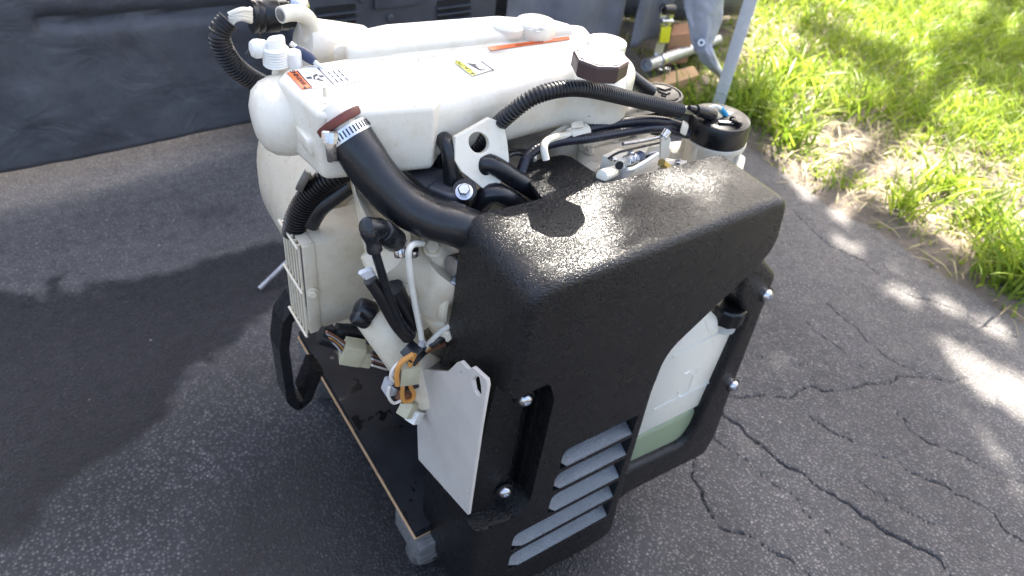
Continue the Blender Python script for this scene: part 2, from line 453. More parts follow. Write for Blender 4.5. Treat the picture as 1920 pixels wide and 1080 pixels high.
def grid_mesh(name, xs, ys, Z, mat, attrs):
    nx, ny = len(xs), len(ys); X, Y = np.meshgrid(xs, ys, indexing='ij')
    co = np.stack([X, Y, Z], -1).reshape(-1, 3); i = np.arange((nx - 1) * (ny - 1)); a = (i // (ny - 1)) * ny + i % (ny - 1)
    q = np.stack([a, a + ny, a + ny + 1, a + 1], 1)
    me = bpy.data.meshes.new(name); me.vertices.add(len(co)); me.vertices.foreach_set('co', co.ravel().astype(np.float32))
    me.loops.add(q.size); me.loops.foreach_set('vertex_index', q.ravel().astype(np.int32))
    me.polygons.add(len(q)); me.polygons.foreach_set('loop_start', (np.arange(len(q)) * 4).astype(np.int32))
    me.update(calc_edges=True)
    for k, v in attrs.items():
        at = me.attributes.new(k, 'FLOAT', 'POINT'); at.data.foreach_set('value', np.clip(v, 0, 1).ravel().astype(np.float32))
    o = link(name, me, mat, None, smooth=False); me.polygons.foreach_set('use_smooth', [True] * len(me.polygons)); return o
def axis_pts(a, b, fine, lo, hi):
    """fine steps between a and b, growing steps out to lo and hi"""
    m = list(np.arange(a, b + fine / 2, fine)); l, s = [], fine
    x = a
    while x > lo: s *= 1.35; x -= s; l.append(x)
    h, s = [], fine; x = m[-1]
    while x < hi: s *= 1.35; x += s; h.append(x)
    return np.array(l[::-1] + m + h)
# edge between asphalt and verge, in ground coordinates
EDGE = ground_poly([(1290, 190), (1345, 235), (1400, 285), (1450, 330), (1530, 385), (1610, 425), (1700, 480), (1800, 545), (1920, 620)])
_e0 = EDGE[0] + (EDGE[0] - EDGE[1]) * 40; _e1 = EDGE[-1] + (EDGE[-1] - EDGE[-2]) * 60
EDGE = np.vstack([_e0, EDGE, _e1])
VERGE = np.vstack([EDGE, [[60, -40], [60, 60]]])
def verge_dist(X, Y):                          # metres into the verge (+) or asphalt (-)
    d = seg_dist(X, Y, EDGE); return np.where(inside(X, Y, VERGE), d, -d)
CRACKS = [([(1350, 762), (1365, 775), (1400, 805), (1450, 845), (1500, 880), (1560, 930), (1620, 975), (1700, 1020), (1790, 1075), (1830, 1110)], .0075, .016),
 ([(1290, 890), (1330, 925), (1348, 960), (1370, 990), (1410, 1012), (1470, 1050), (1520, 1090)], .0045, .011),
 ([(1510, 770), (1560, 800), (1600, 822), (1640, 850), (1668, 861), (1690, 855)], .004, .009),
 ([(1685, 865), (1730, 900), (1775, 912), (1830, 940), (1870, 975), (1930, 1015)], .004, .009),
 ([(1378, 742), (1420, 737), (1470, 736), (1530, 725), (1600, 726), (1680, 712), (1740, 716), (1815, 708)], .004, .009),
 ([(1540, 560), (1590, 610), (1650, 655), (1700, 690), (1735, 712)], .003, .007),
 ([(1690, 785), (1740, 825), (1790, 848), (1850, 872), (1930, 912)], .003, .008),
 ([(1490, 405), (1530, 440), (1600, 480), (1660, 530), (1740, 565), (1830, 600), (1930, 645)], .0035, .008),
 ([(1345, 820), (1400, 860), (1440, 900), (1490, 930), (1545, 985), (1600, 1030)], .0028, .007),
 ([(1405, 655), (1440, 670), (1480, 690), (1540, 682)], .002, .005),
 ([(1500, 600), (1560, 640), (1610, 690)], .002, .005), ([(1600, 900), (1680, 950), (1760, 985), (1850, 1050)], .0025, .006),
 ([(1330, 830), (1300, 870), (1290, 890)], .004, .009)]
xs = np.concatenate([axis_pts(-1.0, .34, .012, -30, .34)[:-1], np.arange(.35, 1.8, .0034), axis_pts(1.8, 2.1, .012, 1.8, 40)])
ys = np.concatenate([axis_pts(-.62, -.5, .012, -30, -.5)[:-1], np.arange(-.49, 1.0, .0034), axis_pts(1.0, 1.75, .012, 1.0, 30)])
xs = np.unique(np.sort(xs)); ys = np.unique(np.sort(ys))
X, Y = np.meshgrid(xs, ys, indexing='ij')
WX = X + (fbm(X, Y, 16, 3, 5) - .5) * .05; WY = Y + (fbm(X, Y, 16, 9, 5) - .5) * .05
Z = (fbm(X, Y, 1.6, 21) - .5) * .012 + (fbm(X, Y, 28, 33, 3) - .5) * .0035
near = (X > .2) & (X < 2.1) & (Y > -.8) & (Y < 1.2)
for px, w, dp in CRACKS:
    d = np.full(X.shape, 9.); d[near] = seg_dist(WX[near], WY[near], ground_poly(px))
    wv = w * .64 * (.15 + .85 * fbm(X, Y, 30, 5, 3) ** 1.5)
    Z -= dp * np.clip(1 - d / wv, 0, 1) ** .6 + .0012 * np.exp(-(d / .02) ** 2)
vd = verge_dist(X, Y)
Z -= np.clip(vd / .25, 0, 1) * .03
dust = np.clip((vd + .55 + (fbm(X, Y, 5, 41) - .5) * .6) / .7, 0, 1) * .95 + np.clip((X - .1) / 1.6, 0, .35) * .9 + 1.0 * np.clip((Y - .55) / .35, 0, 1) * np.clip((.9 - X) * 2, 0, 1)
# two damp stains: one along the table, one in front on the left
W1 = ground_poly([(-600, 560), (0, 542), (20, 536), (50, 552), (72, 560), (88, 540), (95, 526), (115, 524), (122, 545), (150, 543), (173, 550), (178, 530), (210, 524), (250, 524), (289, 517), (340, 505), (376, 495), (420, 482), (462, 470), (535, 452), (640, 440), (640, 520), (535, 553), (477, 603), (433, 647), (380, 680), (340, 719), (318, 762), (275, 831), (220, 850), (166, 871), (94, 936), (72, 979), (0, 1030), (-600, 1200)])
W2 = ground_poly([(330, 1300), (345, 1080), (405, 950), (506, 856), (570, 826), (640, 806), (760, 790), (1100, 900), (1150, 1300)])
def stain(poly, s, soft):
    d = seg_dist(WX, WY, poly, True); d = np.where(inside(WX, WY, poly), d, -d); return np.clip((d + (fbm(X, Y, 30, s) - .5) * .04) / soft + .5, 0, 1)
W3 = ground_poly([(360, 395), (400, 382), (450, 385), (462, 400), (420, 415), (370, 412)])
wet = np.maximum.reduce([stain(W1, 51, .02), .85 * stain(W2, 57, .12), .4 * stain(W3, 61, .05)])
tag(grid_mesh('asphalt_ground', xs, ys, Z, 'asphalt', {'dust': dust, 'wet': wet}), kind='structure')
# earth verge
xv = axis_pts(.9, 4.2, .02, -25, 40); yv = axis_pts(-.6, 3.2, .02, -30, 30); XV, YV = np.meshgrid(xv, yv, indexing='ij')
dv = verge_dist(XV, YV)
ZV = np.clip((dv + .06 + (fbm(XV, YV, 7, 71) - .5) * .16) / .22, -1, 1) * .022 - .012 + (fbm(XV, YV, 3, 75) - .5) * .05 * np.clip(dv, 0, 1) + (fbm(XV, YV, 22, 78) - .5) * .02 * np.clip(dv / .1, 0, 1)
ZV[dv < -.25] = -.06
tag(grid_mesh('earth_verge', xv, yv, ZV, 'soil', {'lawn': np.clip((dv - .6) / .8, 0, 1)}), kind='structure')
def verge_z(x, y):
    dq = verge_dist(x, y); return np.clip((dq + .06 + (fbm(x, y, 7, 71) - .5) * .16) / .22, -1, 1) * .022 - .012 + (fbm(x, y, 3, 75) - .5) * .05 * np.clip(dq, 0, 1) + (fbm(x, y, 22, 78) - .5) * .02 * np.clip(dq / .1, 0, 1)

# grass: blades as one mass
def blades(name, px, py, hgt, wid, lean, mat, label):
    n = len(px); z0 = verge_z(px, py) - .004; az = rng.random(n) * 6.283; la = rng.random(n) * 6.283
    sx, sy = np.cos(az), np.sin(az); L = lean * hgt; lx, ly = np.cos(la) * L, np.sin(la) * L
    base = np.stack([px, py, z0], 1); S = np.stack([sx, sy, 0 * sx], 1)
    def ring(t, w): 
        c = base + np.stack([lx * t ** 1.8, ly * t ** 1.8, hgt * (t - .28 * lean * t * t)], 1); return c - S * (wid * w)[:, None], c + S * (wid * w)[:, None], c
    a0, b0, _ = ring(0., .5); a1, b1, _ = ring(.5, .48); a2, b2, _ = ring(.82, .3); _, _, tp = ring(1., 0.)
    co = np.stack([a0, b0, a1, b1, a2, b2, tp], 1).reshape(-1, 3); k = np.arange(n) * 7
    f4 = np.concatenate([np.stack([k, k + 1, k + 3, k + 2], 1), np.stack([k + 2, k + 3, k + 5, k + 4], 1)]); f3 = np.stack([k + 4, k + 5, k + 6], 1)
    me = bpy.data.meshes.new(name); me.vertices.add(len(co)); me.vertices.foreach_set('co', co.ravel().astype(np.float32))
    li = np.concatenate([f4.ravel(), f3.ravel()]); me.loops.add(len(li)); me.loops.foreach_set('vertex_index', li.astype(np.int32))
    ls = np.concatenate([np.arange(len(f4)) * 4, len(f4) * 4 + np.arange(len(f3)) * 3]); me.polygons.add(len(ls)); me.polygons.foreach_set('loop_start', ls.astype(np.int32))
    me.update(calc_edges=True)
    at = me.attributes.new('tint', 'FLOAT', 'POINT'); at.data.foreach_set('value', np.repeat(rng.random(n), 7).astype(np.float32))
    return tag(link(name, me, mat, smooth=False), label, kind='stuff')
def scatter(n, x0, x1, y0, y1, dens):
    x = x0 + rng.random(n) * (x1 - x0); y = y0 + rng.random(n) * (y1 - y0); k = rng.random(n) < dens(x, y); return x[k], y[k]
def lawn_density(x, y):
    d = verge_dist(x, y); p = fbm(x, y, 2.6, 91); q = fbm(x, y, 9, 95)
    far = np.clip((d - .42 + (p - .5) * .9) / .4, 0, 1); tuft = np.clip((d - .02) / .1, 0, 1) * np.clip((q - .50) / .08, 0, 1) * .6
    return np.maximum(far * (.45 + .55 * np.clip((q - .38) / .2, 0, 1)), tuft)
gx, gy = scatter(190000, 1.25, 5.6, -.4, 4.6, lawn_density)
dd = verge_dist(gx, gy); fbh = fbm(gx, gy, 3.1, 97)
gh = (.035 + .075 * rng.random(len(gx)) ** 1.5) * np.clip(.45 + dd * .6, .4, 1.15) * (.5 + fbh)
blades('grass', gx, gy, gh, .0035 + .0035 * rng.random(len(gx)), .35 + .9 * rng.random(len(gx)), 'grass_blade', 'bright green grass of the verge')
# tall tufts by the tent pole and at the edge of the asphalt
tx, ty = [], []
for a, b, n, s in ((1330, 215, 130, .09), (1385, 215, 170, .10), (1440, 205, 160, .12), (1470, 160, 150, .14), (1265, 200, 60, .07), (1900, 540, 130, .10), (1880, 500, 120, .09), (1850, 440, 90, .10), (1690, 400, 40, .06), (1480, 270, 80, .08), (1760, 360, 60, .08), (1560, 210, 60, .1)):
    c = P(a, b, z=0.); tx.append(c.x + rng.normal(0, s * .5, n)); ty.append(c.y + rng.normal(0, s * .5, n))
tx, ty = np.concatenate(tx), np.concatenate(ty)
blades('tall_grass', tx, ty, .06 + .13 * rng.random(len(tx)), .006 + .005 * rng.random(len(tx)), .4 + .9 * rng.random(len(tx)), 'grass_blade', 'tall broad-bladed grass tufts along the asphalt and pole')
hx, hy = scatter(30000, 1.2, 4.2, -.3, 3.2, lambda x, y: np.clip(verge_dist(x, y) / .3, 0, .6))
blades('dry_grass', hx, hy, .02 + .05 * rng.random(len(hx)), .003 + .003 * rng.random(len(hx)), 1.2 + 1.4 * rng.random(len(hx)), 'dry_blade', 'dry straw lying among the grass')
# loose stones and crumbs
def pebbles(name, pts, mat, label):
    base = np.array([[1, 0, 0], [-1, 0, 0], [0, 1, 0], [0, -1, 0], [0, 0, 1], [0, 0, -1]], float); tri = np.array([[0, 2, 4], [2, 1, 4], [1, 3, 4], [3, 0, 4], [2, 0, 5], [1, 2, 5], [3, 1, 5], [0, 3, 5]])
    vs, fs = [], []
    for i, (x, y, z, r) in enumerate(pts):
        a = rng.random() * 6.28; c, s = math.cos(a), math.sin(a); b = base * (r * (.7 + .6 * rng.random(3))) * [1, 1, .6]; b = b @ np.array([[c, s, 0], [-s, c, 0], [0, 0, 1]]) + rng.normal(0, r * .12, (6, 3))
        vs.append(b + [x, y, z + r * .25]); fs.append(tri + 6 * i)
    me = bpy.data.meshes.new(name); me.from_pydata(np.concatenate(vs).tolist(), [], np.concatenate(fs).tolist())
    return tag(link(name, me, mat, smooth=True, angle=60), label, kind='stuff')
pp = []
for _ in range(900):
    x, y = -1 + 3 * rng.random(), -.6 + 2.3 * rng.random(); d_ = float(verge_dist(np.array([x]), np.array([y]))[0])
    if d_ < .0 and rng.random() < (.18 if d_ < -.6 else .8): pp.append((x, y, 0., .0012 + .0028 * rng.random() ** 3))
for _ in range(1500):
    x, y = 1.1 + 2 * rng.random(), -.3 + 2.4 * rng.random(); a_ = np.array([x]), np.array([y]); d_ = float(verge_dist(*a_)[0])
    if 0 < d_ < .8: pp.append((x, y, float(verge_z(*a_)[0]), .0025 + .006 * rng.random() ** 3))
pebbles('loose_stones', pp, 'pebble', 'loose grit and crumbs of earth on the asphalt edge')

# unseen tree, crown shaped for the light: leaves left out where sun patches fall
SUNLIT = [ground_poly(q) for q in (
 [(1425, 262), (1490, 275), (1560, 330), (1615, 395), (1590, 425), (1510, 392), (1470, 330)], [(1555, 428), (1625, 465), (1615, 485), (1560, 458)],
 [(1635, 345), (1760, 415), (1850, 455), (1930, 515), (1930, 550), (1800, 485), (1700, 425)], [(1655, 530), (1725, 555), (1745, 600), (1690, 575)],
 [(1735, 545), (1905, 622), (1890, 645), (1755, 582)], [(1745, 612), (1850, 670), (1940, 715), (1940, 815), (1840, 745), (1780, 695)],
 [(1810, 768), (1862, 825), (1940, 915), (1925, 935), (1840, 835)], [(1590, 0), (1780, 50), (1720, 100), (1600, 85)], [(1430, 0), (1500, 40), (1470, 130), (1400, 110)],
 [(1690, 120), (1830, 190), (1790, 215), (1700, 165)], [(1800, 200), (1920, 300), (1870, 330), (1780, 250)], [(1520, 120), (1600, 150), (1560, 200), (1480, 170)], [(1850, 20), (1960, 60), (1960, 130), (1880, 100)])]
def shade_need(gx, gy):
    """how thick the crown must be over a ground spot"""
    d = verge_dist(gx, gy); lit = np.zeros(gx.shape, bool)
    for q in SUNLIT: lit |= inside(gx, gy, q) | (seg_dist(gx, gy, q, True) < .008)
    ex, ey = gx + SUN.x / SUN.z * .76, gy + SUN.y / SUN.z * .76     # the same sunbeam at the height of the engine top
    w = np.where(d < .15, 1., np.where(fbm(gx, gy, 1.9, 131) > .58, .4, .02)); w = np.where((ex > -.16) & (ex < .46) & (ey > -.02) & (ey < .5), np.where(ey < .17, .19, .55), w); return np.where(lit | ((gy > 2.5) & (gx < 2.)), 0., w)  # crown thinned over guard and tank so more sun reaches them
tree = empty('unseen_shade_tree', (8.2, 4.6, 0.))
n = 170000; ggx = -2.2 + 7.6 * rng.random(n); ggy = -1.6 + 5.4 * rng.random(n); hz = 3.6 + .9 * rng.random(n)
keep = rng.random(n) < shade_need(ggx, ggy); ggx, ggy, hz = ggx[keep], ggy[keep], hz[keep]
tt = hz / SUN.z; cx = ggx + SUN.x * tt; cy = ggy + SUN.y * tt; n = len(cx)
nrm = rng.normal(0, 1, (n, 3)); nrm[:, 2] = np.abs(nrm[:, 2]) + .6; nrm /= np.linalg.norm(nrm, axis=1)[:, None]
e1 = np.cross(nrm, [0, 0, 1.]); e1 /= np.linalg.norm(e1, axis=1)[:, None] + 1e-9; e2 = np.cross(nrm, e1); a = rng.random(n) * 6.28
d1 = e1 * np.cos(a)[:, None] + e2 * np.sin(a)[:, None]; d2 = np.cross(nrm, d1); sz = (.03 + .03 * rng.random(n))[:, None]
ctr = np.stack([cx, cy, hz], 1)
co = np.stack([ctr - d1 * sz, ctr - d2 * sz * .55 + d1 * sz * .1, ctr + d1 * sz, ctr + d2 * sz * .55 + d1 * sz * .1], 1).reshape(-1, 3); k = np.arange(n) * 4
me = bpy.data.meshes.new('crown'); me.from_pydata(co.tolist(), [], np.stack([k, k + 1, k + 2, k + 3], 1).tolist())
at = me.attributes.new('tint', 'FLOAT', 'POINT'); at.data.foreach_set('value', np.repeat(rng.random(n), 4).astype(np.float32))
link('crown', me, 'leaf', tree, smooth=False)
bm = NB()
tr_pts = catmull([V(8.2, 4.6, -.05), V(8.15, 4.55, 1.5), V(8.0, 4.2, 2.8), V(7.6, 3.6, 3.6)], .3)
sweep(bm, tr_pts, lambda i, n: .24 - .12 * i / n, 12); obj('trunk', bm, 'bark', tree)
for q in ((4.0, 1.0, 4.1), (3.6, 2.6, 4.0), (6.5, 1.0, 4.2), (5.5, 3.0, 4.1), (2.4, .4, 4.0), (7.0, -.4, 4.2)):
    st = tr_pts[-2]; mid = st.lerp(Vector(q), .5) + V(0, 0, .35)
    obj('limb', sweep(NB(), catmull([st, mid, Vector(q)], .35), lambda i, n: .085 - .06 * i / n, 8), 'bark', tree)
tag(tree, 'unseen leafy tree, crown shaped to cast shade and sun patches on the asphalt', 'tree')

# ------------------------------------------------------------------ behind: covered table, cabinet, tent
def cloth(name, fn, nu, nv, mat, parent=None, thick=.0015):
    bm = NB(); g = [[bm.verts.new(fn(i / nu, j / nv)) for j in range(nv + 1)] for i in range(nu + 1)]
    for i in range(nu):
        for j in range(nv): bm.faces.new((g[i][j], g[i + 1][j], g[i + 1][j + 1], g[i][j + 1]))
    o = obj(name, bm, mat, parent); md = o.modifiers.new('cloth', 'SOLIDIFY'); md.thickness = thick; return o
def nz(x, y, f, s): return float(fbm(np.array([x]), np.array([y]), f, s)[0]) - .5
TZ = .06
def tarp_fn(u, v):
    x = -1.6 + 2.25 * u; z = TZ + .94 * v
    y = 1.585 + .012 * math.sin(x * 5) + nz(x * .6, z, 3, 203) * .09 * (.35 + v) + nz(x, z + x * .3, 7, 207) * .018 + .05 * v * math.sin(x * 2.2 + 1)
    y += .03 * math.exp(-((z - .40 + .07 * x) / .018) ** 2) * (x > -.3)
    return V(x, y, z)
tarp = cloth('table_cover', tarp_fn, 150, 70, 'tarp')
tag(tarp, 'dark grey tarp hanging over the table edge, creased and dusty', 'tarp')
tbl = empty('covered_table', (-.5, 2.0, 0))
obj('table_top', box(NB(), (-.5, 2.05, .99), (2.2, .72, .03), bev=.006), 'raw_wood', tbl)
for a, b in ((-1.45, 1.78), (.48, 1.78), (-1.45, 2.35), (.48, 2.35)): obj('leg', box(NB(), (a, b, .487), (.05, .05, .975), bev=.004), 'raw_wood', tbl)
tag(tbl, 'wooden table standing hidden under the dark grey tarp', 'table')
# vented cabinet
cabY = 1.42
cab = empty('vented_cabinet', (.75, 1.65, 0))
cx0, cx1 = P(548, 40, y=cabY).x, P(938, 20, y=cabY).x
obj('body', box(NB(), ((cx0 + cx1) / 2, cabY + .27, .47), (cx1 - cx0, .5, .86), bev=.012, seg=3), 'cabinet_paint', cab)
def cab_front(px, py): return P(px, py, y=cabY + .02)
for r_ in range(4):
    for (xa, ya, xb, yb) in ((590, 19.0 + 13.3 * r_, 667, 13.5 + 13.0 * r_), (820, 5 - 0.0 + 12.2 * (r_ - 0), 882, 1 + 11.6 * r_)):
        if xa > 700 and r_ == 3: continue
        a, b = P(xa, ya, y=cabY + .018), P(xb, yb, y=cabY + .018); zc = (a.z + b.z) / 2; hh = .0075
        bm = NB(); pl = round_poly([(a.x, zc - hh), (b.x, zc - hh), (b.x, zc + hh), (a.x, zc + hh)], .007, 4)
        prism(bm, pl, lambda u, v, h: V(u, cabY + .0165 + h, v), .02); obj('vent_slot', bm, 'slot_black', cab)
        bm = NB(); box(bm, ((a.x + b.x) / 2, cabY + .0125, zc - hh - .0035), (abs(b.x - a.x) + .012, .014, .004), bev=.0015); obj('vent_lip', bm, 'cabinet_paint', cab)
a, b = P(700, -40, y=cabY + .016), P(795, 5, y=cabY + .016)
obj('hatch', box(NB(), ((a.x + b.x) / 2, cabY + .014, (a.z + b.z) / 2), (b.x - a.x, .014, a.z - b.z), bev=.003), 'cabinet_paint', cab)
for q in ((731, 33), (678, -2)):
    p = P(*q, y=cabY + .018); obj('screw', lathe(NB(), p, (0, -1, 0), [(0, .010), (.004, .010), (.0075, .006)], 16), 'cabinet_paint', cab)
tag(cab, 'dark grey metal cabinet with rows of vent slots behind the engine', 'cabinet')
# hanging grey curtains right of the cabinet
def curtain(name, pxl, pxr, ybot, ydepth, ztop, mat, seed, label, amp=.02):
    a, b = P(pxl, ybot[0], y=ydepth), P(pxr, ybot[1], y=ydepth)
    def fn(u, v):
        x = a.x + (b.x - a.x) * u; z0 = a.z + (b.z - a.z) * u; z = z0 + (ztop - z0) * v
        return V(x + nz(z, u, 4, seed) * .02 * (1 - v), ydepth + amp * math.sin(u * 9 + seed) + nz(x * 2, z * .7, 6, seed + 3) * .05, z)
    return tag(cloth(name, fn, 40, 24, mat, thick=.002), label, 'curtain')
curtain('fabric_curtain', 936, 1157, (120, 100), 1.47, .62, 'fabric_grey', 301, 'grey fabric side panel hanging between the cabinet and the dark gap')
curtain('fabric_curtain', 1179, 1245, (88, 66), 1.43, .58, 'fabric_grey', 317, 'narrow grey fabric strip with a hemmed bottom edge left of the ratchet strap', .008)
# dark hollow under the tent behind the curtains: the lining at the back
def back_fn(u, v): return V(.9 + 1.6 * u, 2.25 - .45 * u + .03 * math.sin(u * 14), .02 + .75 * v)
tag(cloth('tent_back_wall', back_fn, 30, 10, 'tarp'), 'black tent wall in the shade behind the ratchet strap', 'tent wall')
def roof_fn(u, v): return V(.75 + 1.05 * u, 1.36 + 1.1 * v, .64 + .05 * math.sin(u * 3) + .06 * v)
tag(cloth('tarp_roof', roof_fn, 12, 10, 'tarp'), 'dark tarp lying above the curtains and the ratchet strap', 'tarp')
# flap with grommet
fl = empty('tent_flap', P(1340, 130, y=1.30))
fo = [P(1285, -60, y=1.30), P(1281, 0, y=1.30), P(1290, 45, y=1.29), P(1296, 80, y=1.28), P(1312, 112, y=1.26), P(1330, 130, y=1.24), P(1352, 146, y=1.22)]
fr = [P(1362, -60, y=1.25), P(1356, 10, y=1.25), P(1352, 40, y=1.25), P(1340, 70, y=1.25), P(1334, 85, y=1.24), P(1340, 100, y=1.225), P(1356, 140, y=1.215)]
fo, fr = catmull(fo, .02), catmull(fr, .02); m_ = min(len(fo), len(fr)); fo, fr = resample(fo, .01), resample(fr, .01); m_ = min(len(fo), len(fr))
def flap_fn(u, v):
    i = v * 60; A = fo[min(int(v * (len(fo) - 1)), len(fo) - 1)]; B = fr[min(int(v * (len(fr) - 1)), len(fr) - 1)]
    p = A.lerp(B, u); return p + V(-.5, -.8, .2).normalized() * (.022 * math.sin(u * 3.1) + nz(u * 2, v * 3, 3, 401) * .02)
cloth('sheet', flap_fn, 20, 60, 'tent_lining', fl, .002)
p = P(1315, 80, y=1.245); d_ = (CAM - p).normalized()
obj('grommet', lathe(NB(), p, d_, [(0, .0125), (.003, .0125), (.004, .010), (.003, .0055), (-.002, .0055)], 24), 'aluminium', fl)
obj('eyelet_hole', lathe(NB(), p - d_ * .001, d_, [(0, .0052), (.002, .0052)], 16), 'slot_black', fl)
tag(fl, 'pale grey tent flap with a metal grommet beside the pole', 'flap')
# tent pole
pole = empty('tent_pole', (*P(1338, 222, z=0.).xy, 0))
pl = pole.location; q45 = Matrix.Rotation(R(38), 3, 'Z'); pw = rpx(Vector(pl), 25) * 1.75
obj('tube', box(NB(), (pl.x, pl.y, 1.25), (pw, pw, 2.5), q45, bev=.003), 'aluminium', pole)
obj('foot_plate', box(NB(), (pl.x, pl.y, .006), (.09, .09, .008), q45, bev=.002), 'galvanised', pole)
tag(pole, 'square aluminium tent pole standing at the edge of the grass', 'pole')
# ratchet strap
rs = empty('ratchet_strap', P(1232, 90, y=1.40)); Yr = 1.40
obj('strap', hexa(NB(), [P(1222, 118, y=Yr), P(1236, 118, y=Yr), P(1236, 118, y=Yr + .006), P(1222, 118, y=Yr + .006), P(1236, 60, y=Yr), P(1254, 60, y=Yr), P(1254, 60, y=Yr + .006), P(1236, 60, y=Yr + .006)]), 'nylon', rs)
obj('ratchet_handle', hexa(NB(), [P(1236, 80, y=Yr - .03), P(1254, 81, y=Yr - .03), P(1254, 81, y=Yr), P(1236, 80, y=Yr), P(1240, 50, y=Yr - .03), P(1259, 50, y=Yr - .03), P(1259, 50, y=Yr), P(1240, 50, y=Yr)], .004), 'label_yellow', rs)
for s_ in (0, 1):
    a = [(1239, 52), (1237, 35), (1240, 16), (1247, 10), (1250, 20), (1246, 50)] if not s_ else [(1256, 52), (1262, 35), (1267, 16), (1262, 9), (1257, 18), (1254, 50)]
    bm = NB(); q3 = [P(*q, y=Yr - .02) for q in a]; rings(bm, [[q for q in q3], [q + V(0, .006, 0) for q in q3]]); obj('ratchet_cheek', bm, 'zinc', rs)
a, b = P(1243, 18, y=Yr - .015), P(1262, 18, y=Yr - .015); obj('spool', cyl(NB(), a, b, .018, seg=16), 'black_steel', rs)
a, b = P(1240, 40, y=Yr - .03), P(1260, 40, y=Yr - .03); obj('release_bar', cyl(NB(), a, b, .008, seg=12), 'zinc', rs)
obj('hook', sweep(NB(), catmull([P(1231, 100, y=Yr), P(1229, 115, y=Yr - .01), P(1233, 128, y=Yr - .02), P(1240, 132, y=Yr - .02)], .006), .005, 8), 'zinc', rs)
tag(rs, 'yellow ratchet strap with metal buckle hanging over the steel tube', 'ratchet strap')
# steel tube, clamp, timber
st = empty('steel_tube', P(1250, 115, y=1.42))
a, b = P(1212, 122, y=1.36), P(1345, 75, y=1.62); d_ = (b - a).normalized(); rr = rpx(a, 24)
bm = NB(); lathe(bm, a, d_, [(.02, rr * .8), (0, rr * .85), (0, rr), ((b - a).length, rr), ((b - a).length, rr * .8)], 24); obj('tube', bm, 'galvanised', st)
q = a + d_ * .1; obj('clamp', lathe(NB(), q, d_, [(0, rr), (0, rr * 1.2), (.03, rr * 1.2), (.03, rr)], 24), 'zinc', st)
q = P(1250, 138, y=1.36); obj('clamp_nut', lathe(NB(), q, (0, 0, 1), [(0, .012), (.02, .012)], 6), 'zinc', st)
tag(st, 'grey galvanised steel tube lying on timber under the tent edge', 'tube')
def timber(name, px, mat, label, th=.05):
    bm = NB(); top = [P(*q[:2], z=q[2]) for q in px]; hexa(bm, [p - V(0, 0, th) for p in top] + top, .004); return tag(obj(name, bm, mat), label, 'timber')
timber('timber_batten', [(1205, 150, .075), (1300, 122, .075), (1312, 140, .075), (1222, 168, .075)], 'raw_wood', 'pale timber batten under the steel tube at the tent edge', .06)
timber('timber_block', [(1262, 45, .16), (1300, 42, .16), (1302, 62, .16), (1258, 66, .16)], 'orange_wood', 'reddish wooden block behind the ratchet strap', .12)
# thin rod lying on the asphalt behind the junction box
a, b = P(486, 541, z=.012), P(560, 470, z=.06)
ro = obj('metal_rod', sweep(NB(), [a, a.lerp(b, .5), b + (b - a) * .8], .006, 12), 'galvanised'); tag(ro, 'thin grey metal rod resting on the damp asphalt beside the junction box', 'rod')

# ================================================================== dolly
simple('wheel_rubber', (.11, .105, .10), .6, var=.4)
dolly = empty('wooden_dolly', (.18, .33, 0))
DZ = .165; dx0 = P(770, 980, z=DZ).x
obj('deck_board', box(NB(), (dx0 + .255, .36, DZ - .009), (.51, .49, .018), bev=.002), 'black_board', dolly)
obj('raw_edge', box(NB(), (dx0 + .2538, .362, DZ - .0200), (.5125, .494, .0036), bev=.0008), 'raw_wood', dolly)
for yy in (.140, .565):
    obj('cross_beam', box(NB(), (dx0 + .255, yy, DZ - .048), (.515, .085, .046), bev=.003), 'weathered_wood', dolly)
def caster(x, y):
    ca = obj('caster_fork', box(NB(), (x, y - .02, .062), (.034, .003, .06), bev=.001), 'galvanised', dolly)
    obj('fork_arm', box(NB(), (x, y + .02, .062), (.034, .003, .06), bev=.001), 'galvanised', ca)
    obj('mount_plate', box(NB(), (x, y, .0965), (.06, .06, .005), bev=.001), 'galvanised', ca)
    obj('wheel', lathe(NB(), V(x, y - .015, .040), (0, 1, 0), [(0, .012), (0, .034), (.003, .038), (.007, .0395), (.023, .0395), (.027, .038), (.03, .034), (.03, .012)], 36), 'wheel_rubber', ca)
    obj('axle_bolt', lathe(NB(), V(x, y - .026, .040), (0, 1, 0), [(0, .008), (.052, .008)], 6), 'zinc', ca)
for x, y in ((dx0 + .045, .150), (dx0 + .46, .150), (dx0 + .045, .565), (dx0 + .46, .565)): caster(x, y)
tag(dolly, 'low wooden dolly with black deck board and caster wheels under the engine', 'dolly')

# ================================================================== marine generator
gen = empty('marine_generator', (.18, .33, DZ))
tag(gen, 'white marine diesel generator with black grained belt guard on a dolly', 'generator')

